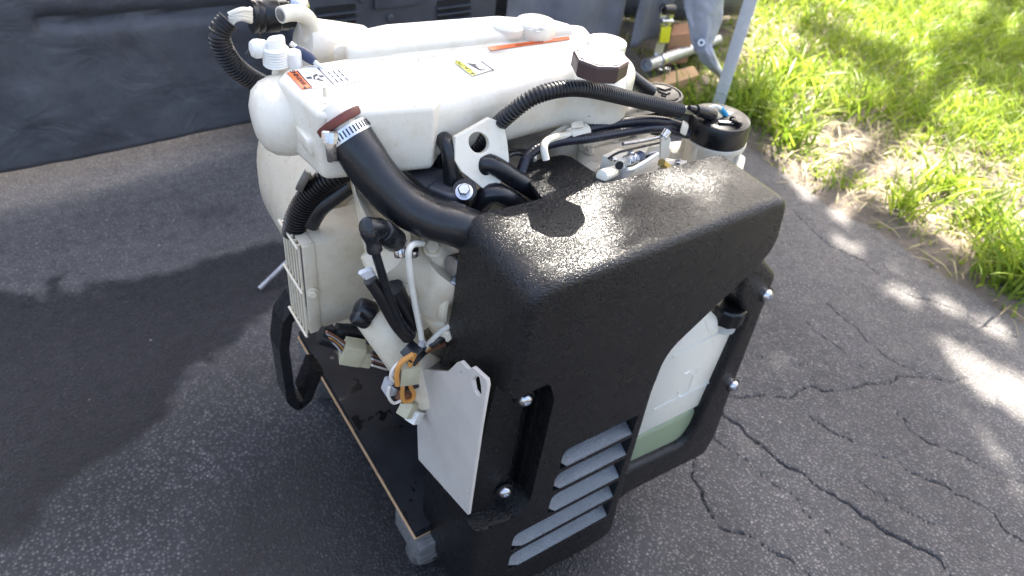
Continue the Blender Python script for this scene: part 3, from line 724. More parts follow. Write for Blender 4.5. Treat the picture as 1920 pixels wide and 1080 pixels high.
# ---- belt guard: moulded shell
def gp(px, py): p = P(px, py, y=0.); return (p.x, p.z)
prof = [(-.004, .722), gp(1486, 369), gp(1460, 470), gp(1256, 664), gp(1228, 735), gp(1168, 930), gp(1150, 1000), (.20, .060), (-.034, .082), (-.034, .35), (-.008, .60)]
prad = [.034, .026, .06, .06, .06, .0, .055, .055, .045, .0, .0]
gpoly = round_poly([Vector(p) for p in prof], prad, 7)
def gdepth(q): return .139 - .075 * q.x
bm = NB(); prism(bm, gpoly, lambda u, v, h: V(u, h, v), gdepth, .012, 0., 6)
guard = obj('belt_guard', bm, 'grained_plastic', gen, angle=32)
rows = []                                       # five louvres, measured along the face
for (lb, rb, lt) in (((1049, 879), (1180, 820), (1049, 852)), ((1035, 923), (1170, 857), (1036, 897)), ((1026, 965), (1157, 899), (1028, 940)), ((958, 1031), (1145, 938), (961, 1007)), ((951, 1069), (1134, 972), (955, 1042))):
    a, b, c = gp(*lb), gp(*rb), gp(*lt); zb = (a[1] + b[1]) / 2; rows.append((a[0], b[0] + .004, zb, c[1] - a[1]))
zs = [r_[2] for r_ in rows]; cutters = []
for i, (xa, xb, zb, hh) in enumerate(rows):
    pit = (zs[i - 1] - zb) if i else (zs[0] - zs[1]); top = zb + pit * .86
    rows[i] = (xa, xb, zb, top)
    bm = NB(); pl = round_poly([(xa, zb), (xb, zb), (xb, top), (xa, top)], [.004, .004, .004, .014], 5)
    prism(bm, pl, lambda u, v, h: V(u, h - .02, v), .066); cutters.append(obj('cutter', bm, None, None, False))
pk = round_poly([(-.08, .312), (.030, .300), (.052, .322), (.056, .53), (.044, .566), (-.08, .562)], [.0, .012, .015, .02, .012, 0], 5)
bm = NB(); prism(bm, pk, lambda u, v, h: V(u, h - .02, v), .048); cutters.append(obj('cutter', bm, None, None, False))
pk2 = round_poly([(.030, .318), (.05, .325), (.053, .53), (.044, .552), (.034, .53)], .006, 4)
bm = NB(); prism(bm, pk2, lambda u, v, h: V(u, h - .02, v), .062); cutters.append(obj('cutter', bm, None, None, False))
cut(guard, cutters)
for xa, xb, zb, top in rows:                    # sloping louvre blades in their slots
    h = top - zb; bm = NB()
    sec = [(.0005, zb + .0006), (.0015, zb + .003), (.042, zb + h * .58), (.0452, zb + h * .58), (.0452, zb + .0006)]
    n_ = 10; loops = []
    for k in range(n_ + 1):
        u = k / n_; x = xa + .0008 + (xb - xa - .0016) * u; sh = .02 * max(0, 1 - u / .10) ** 2
        loops.append([V(x, min(.0452, yy), zz + sh * .8 * (yy < .01)) for yy, zz in sec])
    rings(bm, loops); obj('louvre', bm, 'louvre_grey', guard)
# tongue on the top
_tr = gp(1486, 369)
def tz(x, y): return .722 + (_tr[1] - .722) * (x + .004) / (_tr[0] + .004) - .9 * max(0., y - .17) ** 1.6 - (.004 if y < .139 - .075 * x - .002 else 0.)
tp = [P(1010, 362, z=.725).xy, P(972, 306, z=.725).xy, P(1000, 293, z=.725).xy, P(1055, 284, z=.725).xy, P(1072, 292, z=.725).xy, P(1112, 322, z=.725).xy, P(1138, 342, z=.725).xy, P(1160, 350, z=.725).xy]
tp = [Vector(tp[0]) + Vector((0.0, -.035))] + [Vector(q) for q in tp] + [Vector(tp[-1]) + Vector((.02, -.035))]
tp = round_poly(tp, [0, .008, .008, .004, .012, .012, .02, .02, .03, 0], 4)
bm = NB(); prism(bm, tp, lambda u, v, h: V(u, v, tz(u, v) - .0075 - .0004 + h), .0075, 0., .002, 2)
bmesh.ops.triangulate(bm, faces=[f for f in bm.faces if len(f.verts) > 4])
obj('top_tongue', bm, 'grained_plastic', guard)
pb = V(0.032, .0285, .517)
for q in ((985, 748), (946, 921)): button_bolt('bolt', P(*q, y=.022), (-.18, -1, .05), .0098, guard)
# open frame on the right of the guard
yF = .02
def fp(px, py): p = P(px, py, y=yF); return (p.x, p.z)
fo_ = [(.215, .105), fp(1180, 925), fp(1322, 853), fp(1345, 815), fp(1376, 728), fp(1459, 516), fp(1437, 487), fp(1400, 500), fp(1385, 560), fp(1398, 600), fp(1352, 700), fp(1303, 806), fp(1285, 833), fp(1190, 878), (.215, .20)]
fo_ = round_poly([Vector(p) for p in fo_], [0, .0, .04, .04, .05, .02, .018, .012, .03, .03, .05, .03, .03, 0, 0], 5)
bm = NB(); prism(bm, fo_, lambda u, v, h: V(u, yF + h, v), .038, .010, 0., 4)
frm = obj('guard_frame', bm, 'grained_plastic', gen, angle=32)
for q in ((1437, 553), (1374, 723)): button_bolt('bolt', P(*q, y=yF - .001), (-.12, -1, .12), .0098, frm)

# ---- coolant bottle
yb = .034
def bp(px, py): p = P(px, py, y=yb); return Vector((p.x, p.z))
bt = [bp(1150, 800), bp(1240, 650), bp(1300, 602), bp(1330, 590), bp(1389, 617), bp(1362, 690), bp(1330, 745), bp(1282, 838), bp(1250, 880), bp(1150, 930)]
zl = bp(1240, 800).y
allp = round_poly(bt, [.0, .03, .02, .01, .02, .03, .03, .03, .02, 0], 5)
def clip(poly, z, above):
    out = []; n = len(poly)
    for i in range(n):
        a, b = poly[i], poly[(i + 1) % n]; ia, ib = ((a.y > z) == above), ((b.y > z) == above)
        if ia: out.append(a)
        if ia != ib: out.append(a.lerp(b, (z - a.y) / (b.y - a.y)))
    return out
bm = NB(); prism(bm, clip(allp, zl, True), lambda u, v, h: V(u, yb + h, v), .09, .012, .012, 4); bot = obj('coolant_bottle', bm, 'bottle_plastic', gen)
bm = NB(); prism(bm, clip(allp, zl - .0003, False), lambda u, v, h: V(u, yb + .0004 + h, v), .0892, .012, .012, 4); obj('coolant', bm, 'coolant_in_bottle', bot)
for (a, b) in (((1225, 768), (1338, 712)), ((1262, 668), (1352, 622))):      # moulded seam lines
    a, b = P(*a, y=yb - .0005), P(*b, y=yb - .0005); obj('moulded_seam', sweep(NB(), [a, a.lerp(b, .5), b], .0022, 8), 'bottle_plastic', bot)
for stroke in ([(1283, 702), (1292, 697), (1300, 703), (1309, 690)], [(1300, 703), (1289, 737)], [(1270, 741), (1279, 745), (1289, 737)], [(1272, 733), (1270, 741)]):
    obj('embossed_mark', sweep(NB(), [P(*q, y=yb - .0006) for q in stroke] if len(stroke) > 2 else [P(*stroke[0], y=yb - .0006), P((stroke[0][0] + stroke[1][0]) / 2, (stroke[0][1] + stroke[1][1]) / 2, y=yb - .0006), P(*stroke[1], y=yb - .0006)], .0016, 8), 'nylon_white', bot)
pc = P(1365, 584, y=yb + .008); r_ = rpx(pc, 62)
bm = NB(); lathe(bm, pc - V(0, 0, .012), (0, 0, 1), [(0, r_), (.024, r_), (.0275, r_ * .93), (.0275, r_ * .80), (.026, r_ * .78), (.026, .001)], 40, lambda k, h: 1. + (.05 if k % 4 < 2 and h < .025 else 0)); obj('bottle_cap', bm, 'black_plastic', bot, angle=25)
obj('bottle_neck', cyl(NB(), pc - V(0, 0, .03), pc - V(0, 0, .008), r_ * .8), 'bottle_plastic', bot)

# ---- bracket plate at the left foot of the guard
xp = -.040
def yz(px, py): p = P(px, py, x=xp); return (p.y, p.z)
outl = [yz(*q) for q in ((791, 692), (842, 696), (859, 679), (867, 676), (881, 691), (890, 687), (915, 710), (917, 722), (904, 800), (880, 964), (787, 860), (785, 800))]
def mark(px, py, r, n=10, sx=1, sy=1): a = yz(px, py); return circle(a[0], a[1], r, n, sx, sy)
slot = [yz(*q) for q in ((889, 712), (896, 703), (902, 706), (905, 722), (906, 740), (900, 742), (892, 730))]
plate('bracket_plate', outl, [mark(867, 697, .0022), mark(811, 820, .002), mark(857, 810, .002), mark(879, 917, .002), mark(791, 853, .002), slot], V(xp, 0, 0), V(0, 1, 0), V(0, 0, 1), .005, 'plate_aluminium', gen, .0008)
# return flange and rubber mount behind it
a, b, c_, d_ = P(793, 693, x=xp + .003), P(842, 697, x=xp + .003), P(862, 660, x=xp + .05), P(818, 668, x=xp + .05)
obj('bracket_flange', hexa(NB(), [a - V(0, 0, .004), b - V(0, 0, .004), c_ - V(0, 0, .004), d_ - V(0, 0, .004), a, b, c_, d_]), 'black_steel', gen)
obj('rubber_mount', cyl(NB(), P(858, 690, x=.0) - V(0, 0, .03), P(858, 672, x=.0), .02, bev=.004), 'rubber', gen)

# ---- engine block and front castings
blk = obj('engine_block', box(NB(), (.19, .255, .43), (.34, .20, .42), bev=.02, seg=3), 'cream_paint', gen)
obj('cylinder_head', box(NB(), (.20, .235, .655), (.33, .16, .06), bev=.012, seg=3), 'cream_paint', blk)
obj('oil_sump', box(NB(), (.2, .28, .205), (.3, .24, .07), bev=.02, seg=3), 'cream_paint', blk)
obj('bell_housing', cyl(NB(), (.10, .36, .45), (.10, .41, .45), .185, seg=48, bev=.01), 'cream_paint', gen)

# ---- generator end: drum with flange rims
bm = NB(); lathe(bm, V(.072, .405, .53), (0, 1, 0), [(0, .15), (0, .183), (.012, .187), (.02, .187), (.022, .181), (.05, .180), (.06, .18), (.17, .176), (.21, .165), (.235, .13), (.24, .05)], 64)
obj('alternator_drum', bm, 'cream_paint', gen)

# ---- header tank with heat exchanger
ZT = .818
def hp(px, py, z=ZT): return Vector(P(px, py, z=z).xy)
lab = [hp(597, 213), hp(816, 197), hp(832, 172), hp(790, 92), hp(640, 108), hp(534, 124), hp(518, 146)]
bm = NB(); prism(bm, round_poly(lab, [.014, .008, .01, .01, .02, .010, .010], 6), lambda u, v, h: V(u, v, ZT - .085 + h + (0 if h > .04 else -.0)), .085, .012, .008, 5)
tank = obj('header_tank', bm, 'white_paint', gen)
zq = P(820, 266, y=hp(820, 200).y).z
rt = [hp(770, 196), hp(960, 160), hp(1075, 134), hp(1130, 142), hp(1185, 140), hp(1200, 112), hp(1175, 86), hp(1105, 60), hp(1040, 46), hp(900, 54), hp(690, 80)]
bm = NB(); prism(bm, round_poly(rt, [.03, .04, .04, .03, .04, .03, .03, .03, .03, .03, .03], 7), lambda u, v, h: V(u, v, ZT - .083 + h), .0822, .02, .022, 6)
obj('tank_body', bm, 'white_paint', tank)
bk = [hp(645, 94, .83), hp(1080, 50, .83), hp(1070, 42, .83), hp(1040, 34, .83), hp(930, 26, .83), hp(720, 42, .83), hp(655, 56, .83)]
bm = NB(); prism(bm, round_poly(bk, .014, 5), lambda u, v, h: V(u, v, .725 + h), .1045, 0., .007, 4)
obj('exhaust_manifold', bm, 'white_paint', tank)
br_ = [hp(690, 86), hp(745, 112), hp(1085, 84), hp(1112, 70), hp(1095, 48), hp(940, 40), hp(700, 66)]
bm = NB(); prism(bm, round_poly(br_, .015, 5), lambda u, v, h: V(u, v, ZT - .05 + h), .0512, 0., .0045, 4); obj('tank_saddle', bm, 'white_paint', tank)
pr = P(1006, 38, z=.838); obj('manifold_cover', cyl(NB(), pr - V(0, 0, .025), pr, rpx(pr, 78), bev=.004, seg=40), 'white_paint', tank)
pr = P(955, 46, z=.834); obj('port_plug', lathe(NB(), pr - V(0, 0, .01), (0, 0, 1), [(0, .021), (.009, .021), (.012, .018), (.013, .001)], 30), 'white_paint', tank)
# left end cap of the heat exchanger, bulging out
e0, e1 = P(560, 210, y=.335), P(487, 178, y=.40)
bm = NB(); ax = V(-1, .10, -.06).normalized(); o_ = P(548, 214, y=.345)
lathe(bm, o_ - ax * .03, ax, [(0, .047), (.03, .047), (.045, .046), (.058, .042), (.068, .034), (.074, .02), (.0755, .004)], 36); obj('exchanger_end', bm, 'white_paint', tank)
hexc = [P(505, 125, z=ZT - .006), P(545, 118, z=ZT - .006), P(560, 150, z=ZT - .006), P(528, 160, z=ZT - .006)]
obj('exchanger_boss', hexa(NB(), [q - V(0, 0, .06) for q in hexc] + hexc, .008, 3), 'white_paint', tank)
# lower lip of the tank front left, tapering down behind the hose clamp
l0 = [P(575, 262, y=.262), P(640, 262, y=.262), P(616, 300, y=.262), P(582, 298, y=.262)]
obj('tank_lug', hexa(NB(), [q + V(0, .05, 0) for q in l0] + l0, .008, 3), 'white_paint', tank)
# neck and cast leg right
nk = P(1128, 128, z=ZT + .006); 
bm = NB(); lathe(bm, nk - V(0, 0, .02), (0, 0, 1), [(0, .034), (.014, .030), (.020, .0255), (.026, .0245), (.046, .024), (.054, .024)], 40); obj('filler_neck', bm, 'white_paint', tank)
zc_ = nk.z + .026; cc = P(1128, 101, z=zc_ + .022)
cc = V(cc.x, cc.y, 0)
bm = NB(); rr = .0318; lathe(bm, V(cc.x, cc.y, zc_), (0, 0, 1), [(0, rr * .93), (.003, rr), (.0175, rr), (.0200, rr * .96), (.0200, rr * .88), (.0190, rr * .87), (.0190, .001)], 8); cap_ = obj('filler_cap', bm, 'brown_cap', tank, angle=18)
obj('cap_disc', lathe(NB(), V(cc.x, cc.y, zc_ + .0191), (0, 0, 1), [(0, rr * .80), (.0016, rr * .80), (.0022, rr * .76), (.0022, .001)], 40), 'cap_disc', gen)
for k in range(7):
    a = k * .9; q = V(cc.x + .0075 * math.cos(a) * (k % 3), cc.y + .006 * math.sin(a) * (k % 3), zc_ + .0216); obj('cap_print', box(NB(), q, (.006, .0028, .0003), Matrix.Rotation(a, 3, 'Z')), 'print_grey', gen)
obj('tank_leg', box(NB(), (P(1120, 215, y=.25).x, .285, .705), (.12, .07, .10), bev=.018, seg=4), 'white_paint', tank)
obj('tank_shelf', box(NB(), (.15, .285, ZT - .095), (.30, .07, .03), bev=.006), 'dull_steel', gen)

# ---- labels on the tank
def on_tank(px, py, dz=.0004): return P(px, py, z=ZT + dz)
def decal(name, px, mat, dz=.0004, th=.0004):
    top = [on_tank(*q, dz + th) for q in px]; bm = NB(); rings(bm, [[q - V(0, 0, th) for q in top], top]); return obj(name, bm, mat, gen, smooth=False)
def flat(name, px, mat, par, dz=.0012):
    top = [on_tank(*q, dz) for q in px]; bm = NB(); rings(bm, [[q - V(0, 0, .0003) for q in top], top]); return obj(name, bm, mat, par, smooth=False)
L = decal('warning_label', [(537, 135), (600, 121), (690, 118), (735, 122), (720, 140), (640, 160), (586, 166)], 'label_white')
flat('label_header', [(538, 136), (557, 132), (585, 163), (566, 167)], 'label_orange', L)
a, b = on_tank(570, 162), on_tank(545, 135); rd = (b - a).normalized(); upd = V(0, 0, 1).cross(rd)
text_mesh('label_text', '\u26a0WARNING' if False else 'WARNING', .0078, on_tank(572.5, 158.5, .0016), rd, upd, 'print_black', L, .0001)
flat('label_symbol', [(571, 161), (575, 165), (568, 165.5)], 'print_black', L, .0015)
flat('label_rule', [(595, 127.5), (597, 127), (627, 158), (625, 158.6)], 'print_black', L)
flat('label_rule', [(556.5, 132.5), (558, 132), (586, 163), (584.5, 163.4)], 'print_black', L, .0016)
for q in ([(573, 144.5), (583, 143), (586, 147), (577, 148)], [(587, 141), (593, 138), (597, 140.5), (590, 144)], [(597, 141), (606, 141), (608, 144.5), (600, 145)], [(596, 148), (605, 149), (607, 151.5), (599, 151)], [(587, 143), (590, 142), (592, 149), (588, 148)], [(592, 148), (598, 150), (600, 147), (597, 146)]):
    flat('label_pictogram', q, 'print_black', L)
for q in ([(571, 135), (580, 133), (586, 140), (577, 141)], [(585, 152), (596, 151), (599, 158), (592, 160)]): flat('label_pictogram', q, 'print_pale', L)
for k in range(9):                               # lines of small print, too small to read
    xk = 613 + 9.5 * k; heavy = k < 3; mt = 'print_black' if heavy else ('print_grey' if k < 7 else 'print_pale'); wd = 2.6 if heavy else 1.5
    for j in range(3 if heavy else 4):
        n_ = 3 if heavy else 4; u0, u1 = j / n_, (j + .82 - .3 * rng.random()) / n_; sx, sy, ex, ey = xk, 134 - 1.7 * k, xk + 21, 155.5 - 1.5 * k
        pt = lambda u, w: (sx + (ex - sx) * u + w, sy + (ey - sy) * u - w * .15)
        flat('label_print', [pt(u0, 0), pt(u0, wd), pt(u1, wd), pt(u1, 0)], mt, L)
C = decal('caution_label', [(851, 115), (905, 110), (930, 128), (885, 142)], 'label_white')
flat('label_header', [(852, 115.5), (862, 113), (894, 138), (885, 141)], 'label_yellow', C)
a, b = on_tank(883, 134), on_tank(857, 115); rd = (b - a).normalized(); upd = V(0, 0, 1).cross(rd)
text_mesh('label_text', 'CAUTION', .0082, on_tank(883.2, 133.0, .0016), rd, upd, 'print_black', C, .0001)
flat('label_symbol', [(881, 138), (886, 134.6), (891, 138.6)], 'print_black', C, .0016)
for q in ([(874, 117.5), (890, 119.5), (897, 127), (902, 132), (898, 131)], [(890, 119.5), (901, 119.6), (892, 120.4)], [(897, 129), (912, 130), (901, 132)], [(900.5, 114), (902.5, 113.5), (927, 131), (925, 132)]): flat('label_pictogram', q, 'print_black', C)
D = decal('danger_stripe', [(914, 88), (1066, 68), (1069, 73), (921, 94)], 'label_orange', dz=.0022)
for k in range(9):
    u = .33 + .04 * k; ax_ = 917 + 150 * u; ay_ = 91.4 - 20.4 * u
    flat('stripe_print', [(ax_, ay_ - 1.4), (ax_ + 4.4, ay_ - 2.0), (ax_ + 4.6, ay_ - .1), (ax_ + .3, ay_ + .4)], 'print_dark_orange', D, .0034)
for q in ([(990, 54), (996, 55), (1001, 51), (1004, 52), (998, 57), (991, 56)], [(1010, 51), (1017, 52), (1022, 56), (1015, 55)], [(1003, 57.5), (1014, 59), (1013, 61), (1005, 60)]):
    top = [P(*p, z=.8386) for p in q]; obj('cover_print', rings(NB(), [[p - V(0, 0, .0004) for p in top], top]), 'print_grey', gen, smooth=False)
# small bleed pin
pn = on_tank(610, 186); obj('bleed_pin', lathe(NB(), pn, (0, 0, 1), [(0, .009), (.002, .006), (.004, .0025), (.014, .002), (.0145, .001)], 16), 'white_paint', gen)

# ---- fittings at the tank's left rear
cy0, cy1 = P(566, 82, y=.46), P(648, 92, y=.46)
bm = NB(); cyl(bm, cy0, cy1 + (cy1 - cy0) * .4, .033, bev=.003, seg=36); obj('water_jacket', bm, 'white_paint', gen)
obj('jacket_boss', lathe(NB(), P(640, 100, y=.42), (-.2, -1, .2), [(0, .012), (.012, .012), (.014, .008)], 16), 'white_paint', gen)
el = [P(526, 28, y=.43), P(546, 24, y=.435), P(566, 27, y=.44), P(578, 38, y=.445), P(584, 56, y=.45), P(587, 75, y=.45)]
pp = resample(catmull(el, .004), .004); r0 = rpx(el[0], 31); 
bm = NB(); sweep(bm, pp, lambda i, n: r0 * (1.0 + .35 * (i / n) ** 2), 24); elb = obj('exhaust_elbow', bm, 'white_paint', gen)
dr = (pp[0] - pp[1]).normalized(); obj('elbow_bore', lathe(NB(), pp[0] + dr * .0005, dr, [(-.004, r0 * .76), (.0004, r0 * .76)], 24), 'dull_steel', elb)
tb = P(520, 105, y=.375)
obj('tee_fitting', hexa(NB(), [P(501, 108, y=.36), P(537, 106, y=.36), P(537, 104, y=.40), P(503, 106, y=.40), P(496, 74, y=.36), P(533, 68, y=.36), P(534, 62, y=.40), P(500, 68, y=.40)], .006, 3), 'nylon_white', gen)
obj('tee_branch', lathe(NB(), P(498, 90, y=.372), (-1, 0, .06), [(0, .009), (.008, .0105), (.012, .0105), (.016, .008), (.0175, .003)], 20), 'nylon_white', gen)
bm = NB(); prf = []
for k in range(7): prf += [(k * .003, .0135), (k * .003 + .0015, .0148)]
lathe(bm, P(519, 122, y=.365), (0, 0, 1), prf + [(.021, .0135)], 24); obj('tee_thread', bm, 'nylon_white', gen)
obj('small_stub', cyl(NB(), P(552, 124, y=.36), P(548, 96, y=.36), .0095, bev=.002), 'nylon_white', gen)
a, b = P(556, 90, y=.37), P(590, 116, y=.35)
prb = obj('sensor_probe', sweep(NB(), resample([a, a.lerp(b, .5), b], .003), lambda i, n: .0052 * (.75 + .5 * math.sin(math.pi * min(1, i / n))), 14), 'probe_blue', gen)
obj('probe_tip', cyl(NB(), a, a + (a - b).normalized() * .008, .003), 'zinc', prb); obj('probe_lead', cyl(NB(), b, b + (b - a).normalized() * .014, .0028, .0018), 'nylon_white', prb)
obj('eye_nut', lathe(NB(), P(560, 10, y=.47), V(.3, -1, .6), [(0, .013), (.004, .013), (.007, .009), (.009, .004)], 18), 'zinc', gen)
pl0, pl1 = P(470, 30, y=.50), P(540, 28, y=.50); rp = rpx(pl0, 62)
bm = NB(); lathe(bm, pl0, (pl1 - pl0), [(0, rp * .75), (0, rp), (.004, rp), (.006, rp * .94), (.010, rp), (.014, rp * .94), (.016, rp), (.032, rp), (.034, rp * .9), (.045, rp * .9), (.045, rp * .8), (.06, rp * .8)], 36); plug = obj('harness_plug', bm, 'black_plastic', gen)
hp_ = [(428, 38), (414, 55), (412, 72), (420, 95), (438, 122), (462, 142), (490, 158), (520, 170)]
hpts = [P(*q, y=.455 + .0 * i) for i, q in enumerate(hp_)]
corrugated('rear_conduit', hpts, rpx(hpts[0], 42), 'conduit_plastic', gen, .0040, .10)
for k in range(9):
    o1, o2 = rng.normal(0, 5, 2), rng.normal(0, 9, 2); a = P(430 + o1[0] * .4, 36 + o1[1], y=.455); b = P(470, 30 + o2[1], y=.47); m_ = P(450 + rng.normal(0, 2), 28 + .5 * (o1[1] + o2[1]), y=.455)
    tube('harness_wire', [a, m_, b], .0032, 'wire_white', gen, .003, 8)
tube('cable_tie', [P(487, 62, y=.45), P(483, 75, y=.45), P(470, 92, y=.45), P(462, 103, y=.45)], .002, 'black_plastic', gen, .004, 6)

# ---- raw water hose with clamp
hs = [P(632, 226, y=.262), P(650, 248, y=.242), P(674, 284, y=.226), P(708, 334, y=.208), P(752, 378, y=.19), P(805, 407, y=.17), P(850, 420, y=.156), P(895, 438, y=.148)]
hr = rpx(hs[3], 86)
hose = tube('water_hose', hs[1:], hr, 'rubber', gen, .004, 32)
ax = (hs[2] - hs[1]).normalized()
obj('hose_gasket', lathe(NB(), hs[1] - ax * .016, ax, [(0, hr * .9), (0, hr * 1.06), (.006, hr * 1.07), (.0085, hr * 1.0)], 36), 'red_gasket', hose)
obj('hose_spigot', lathe(NB(), hs[1] - ax * .03, ax, [(0, hr * .7), (.012, hr * .7), (.03, hr * .7)], 36), 'white_paint', gen)
cb = hs[1] - ax * .003
clampo = obj('hose_clamp', lathe(NB(), cb, ax, [(0, hr * .98), (0, hr * 1.045), (.0125, hr * 1.045), (.0125, hr * .98)], 48), 'band_steel', gen)
s_, u_ = frame_of(ax)
for k in range(40):
    a = 2 * math.pi * k / 40; n_ = s_ * math.cos(a) + u_ * math.sin(a); tgv = ax.cross(n_)
    rm = Matrix((tgv, ax, n_)).transposed(); obj('clamp_slot', box(NB(), cb + ax * .00625 + n_ * hr * 1.0465, (.0016, .0075, .0006), rm), 'slot_black', clampo, smooth=False)
pv = P(622, 275, y=.235); pv2 = P(632, 300, y=.235)
bm = NB(); hexa(bm, [P(614, 306, y=.222), P(634, 304, y=.222), P(634, 304, y=.240), P(614, 306, y=.240), P(608, 268, y=.222), P(631, 262, y=.222), P(631, 262, y=.240), P(608, 268, y=.240)], .003); obj('clamp_housing', bm, 'zinc', clampo)
obj('clamp_screw', lathe(NB(), P(620, 268, y=.228), P(620, 250, y=.232) - P(620, 270, y=.228), [(0, .008), (.004, .008), (.004, .0095), (.011, .0095), (.0125, .008)], 12), 'zinc', clampo, angle=20)

# ---- ribbed black cover, bolts, coolant hoses
zr = .724
simple('dark_cover', (.05, .053, .062), .38, var=.3)
cv = [P(*q, z=zr) for q in ((733, 294), (775, 274), (800, 272), (826, 288), (866, 322), (886, 350), (876, 366), (842, 366), (800, 350))]
bm = NB(); prism(bm, round_poly([q.xy for q in cv], .008, 4), lambda u, v, h: V(u, v, zr - .05 + h), .05, 0., .005, 3); cvr = obj('ribbed_cover', bm, 'dark_cover', gen)
A, B = P(737, 297, z=zr), P(800, 352, z=zr); A2, B2 = P(755, 286, z=zr), P(818, 340, z=zr)
for k in range(8):
    u = k / 7; a, b = A.lerp(A2, u), B.lerp(B2, u); obj('cover_rib', sweep(NB(), [a, a.lerp(b, .5), b], .0022, 8), 'dark_cover', cvr)
for q, zz in (((781, 268), .736), ((871, 352), .732)):
    p = P(*q, z=zz); hex_bolt('cover_bolt', p - V(0, 0, .006), V(-.35, -.45, .8), .0075, cvr, 'zinc', .009)
    obj('cover_boss', cyl(NB(), p - V(-.35, -.45, .8).normalized() * .028, p - V(-.35, -.45, .8).normalized() * .007, .014), 'black_plastic', cvr)
tube('bypass_hose', [P(824, 320, y=.245), P(826, 270, y=.238), P(834, 262, y=.225), P(842, 285, y=.212), P(846, 330, y=.205), P(848, 385, y=.20)], rpx(P(840, 320, y=.21), 30), 'rubber', gen, .004, 20)
h2 = [P(903, 322, y=.2), P(911, 306, y=.194), P(930, 312, y=.188), P(962, 333, y=.182), P(1005, 360, y=.175), P(1040, 385, y=.168)]
tube('coolant_hose', h2, rpx(h2[2], 37), 'rubber', gen, .004, 22)
h3 = [P(885, 420, y=.19), P(903, 378, y=.185), P(925, 362, y=.178), P(955, 374, y=.172), P(985, 398, y=.165)]
tube('coolant_hose', h3, rpx(h3[2], 40), 'rubber', gen, .004, 22)
# ---- lifting eye
ye = .205
ux = V(.94, -.05, .10).normalized(); uy_ = V(.05, .34, .94).normalized(); nrm_ = ux.cross(uy_)
eo = P(895, 267, y=ye)
def onp(px, py):
    d = ray(px, py); q = CAM + d * ((eo - CAM).dot(nrm_) / d.dot(nrm_)) - eo; n2 = ux.cross(uy_).normalized(); v_ = n2.cross(ux); return (q.dot(ux), q.dot(v_))
eouter = [onp(*q) for q in ((851, 256), (915, 220), (940, 229), (948, 262), (952, 300), (935, 345), (902, 352), (862, 320), (850, 300))]
hl = [onp(895 + 19 * math.cos(a) + 3 * math.sin(a), 267 + 20 * math.sin(a)) for a in np.linspace(0, 2 * math.pi, 28, endpoint=False)]
plate('lifting_eye', eouter, [hl], eo, ux, uy_, .009, 'white_paint', gen, .001)
obj('eye_foot', hexa(NB(), [P(*q, z=.655) for q in ((890, 352), (975, 320), (1010, 290), (935, 300))] + [P(*q, z=.685) for q in ((895, 345), (960, 318), (985, 285), (930, 290))], .008, 3), 'white_paint', gen)
pt_ = P(975, 255, z=.70); obj('thermostat_cover', lathe(NB(), pt_ - V(0, 0, .03), (-.1, -.1, 1), [(0, .034), (.022, .034), (.030, .030), (.036, .018), (.038, .002)], 30), 'white_paint', gen)
tube('sender_wire', [P(935, 308, y=.22), P(938, 292, y=.222), P(955, 283, y=.225), P(985, 284, y=.23)], .0032, 'rubber', gen, .003, 10)

# ---- upper conduit to the fuel filter
u1 = [P(885, 285, y=.235), P(905, 268, y=.228), P(925, 243, y=.218), P(955, 214, y=.20), P(1000, 182, y=.188), P(1052, 167, y=.183), P(1105, 168, y=.182), P(1190, 187, y=.188), P(1274, 207, y=.195)]
corrugated('engine_conduit', u1, rpx(u1[4], 33), 'conduit_plastic', gen, .0044, .14)
for k in range(3): tube('harness_wire', [P(1268, 205, y=.205), P(1290, 202 + 4 * k, y=.2), P(1312, 205 + 4 * k, y=.195)], .0028, 'nylon' if k else 'wire_white', gen, .003, 8)
# ---- fuel filter
fc = P(1340, 258, y=.185); fr_ = rpx(fc, 113)
filt = obj('fuel_filter', lathe(NB(), fc - V(0, 0, .05), (0, 0, 1), [(0, fr_ * .8), (0, fr_ * .92), (.04, fr_ * .95), (.046, fr_ * 1.05), (.052, fr_ * 1.05)], 40), 'white_paint', gen)
obj('filter_head', lathe(NB(), fc + V(0, 0, .002), (0, 0, 1), [(0, fr_ * .98), (.002, fr_ * 1.02), (.026, fr_ * 1.0), (.031, fr_ * .95), (.032, fr_ * .9), (.034, fr_ * .6), (.034, .001)], 44), 'black_plastic', filt)
for k, q in enumerate(((1375, 232), (1385, 236), (1372, 226))): obj('terminal', lathe(NB(), P(*q, z=fc.z + .036), (0, 0, 1), [(0, .004), (.006, .004), (.007, .002)], 10), 'black_plastic', filt)
for a0 in range(8):
    a = a0 * math.pi / 4 + .2; obj('filter_rib', box(NB(), fc + V(math.cos(a) * fr_ * .98, math.sin(a) * fr_ * .98, -.022), (.006, .006, .04), Matrix.Rotation(a, 3, 'Z'), bev=.001), 'white_paint', filt)
def boot(name, q0, q1, w, mat, z0=None):
    a, b = P(*q0, y=.185), P(*q1, y=.185); r = rpx(a, w); return obj(name, sweep(NB(), resample([a, a.lerp(b, .5), b], .002), lambda i, n: r * (.78 + .3 * math.sin(math.pi * i / n)), 16), mat, gen)
boot('connector_boot', (1305, 205), (1338, 216), 23, 'rubber'); boot('connector_boot', (1292, 202), (1308, 206), 12, 'rubber')
boot('terminal_sleeve', (1334, 216), (1353, 224), 17, 'nylon'); tube('terminal_wire', [P(1325, 206, y=.19), P(1340, 199, y=.19), P(1352, 204, y=.185)], .003, 'wire_white', gen, .003, 8)
tube('terminal_wire', [P(1350, 202, y=.188), P(1356, 209, y=.185), P(1362, 219, y=.182)], .0042, 'wire_blue', gen, .003, 10); boot('terminal_sleeve', (1360, 214), (1378, 222), 16, 'nylon_white')
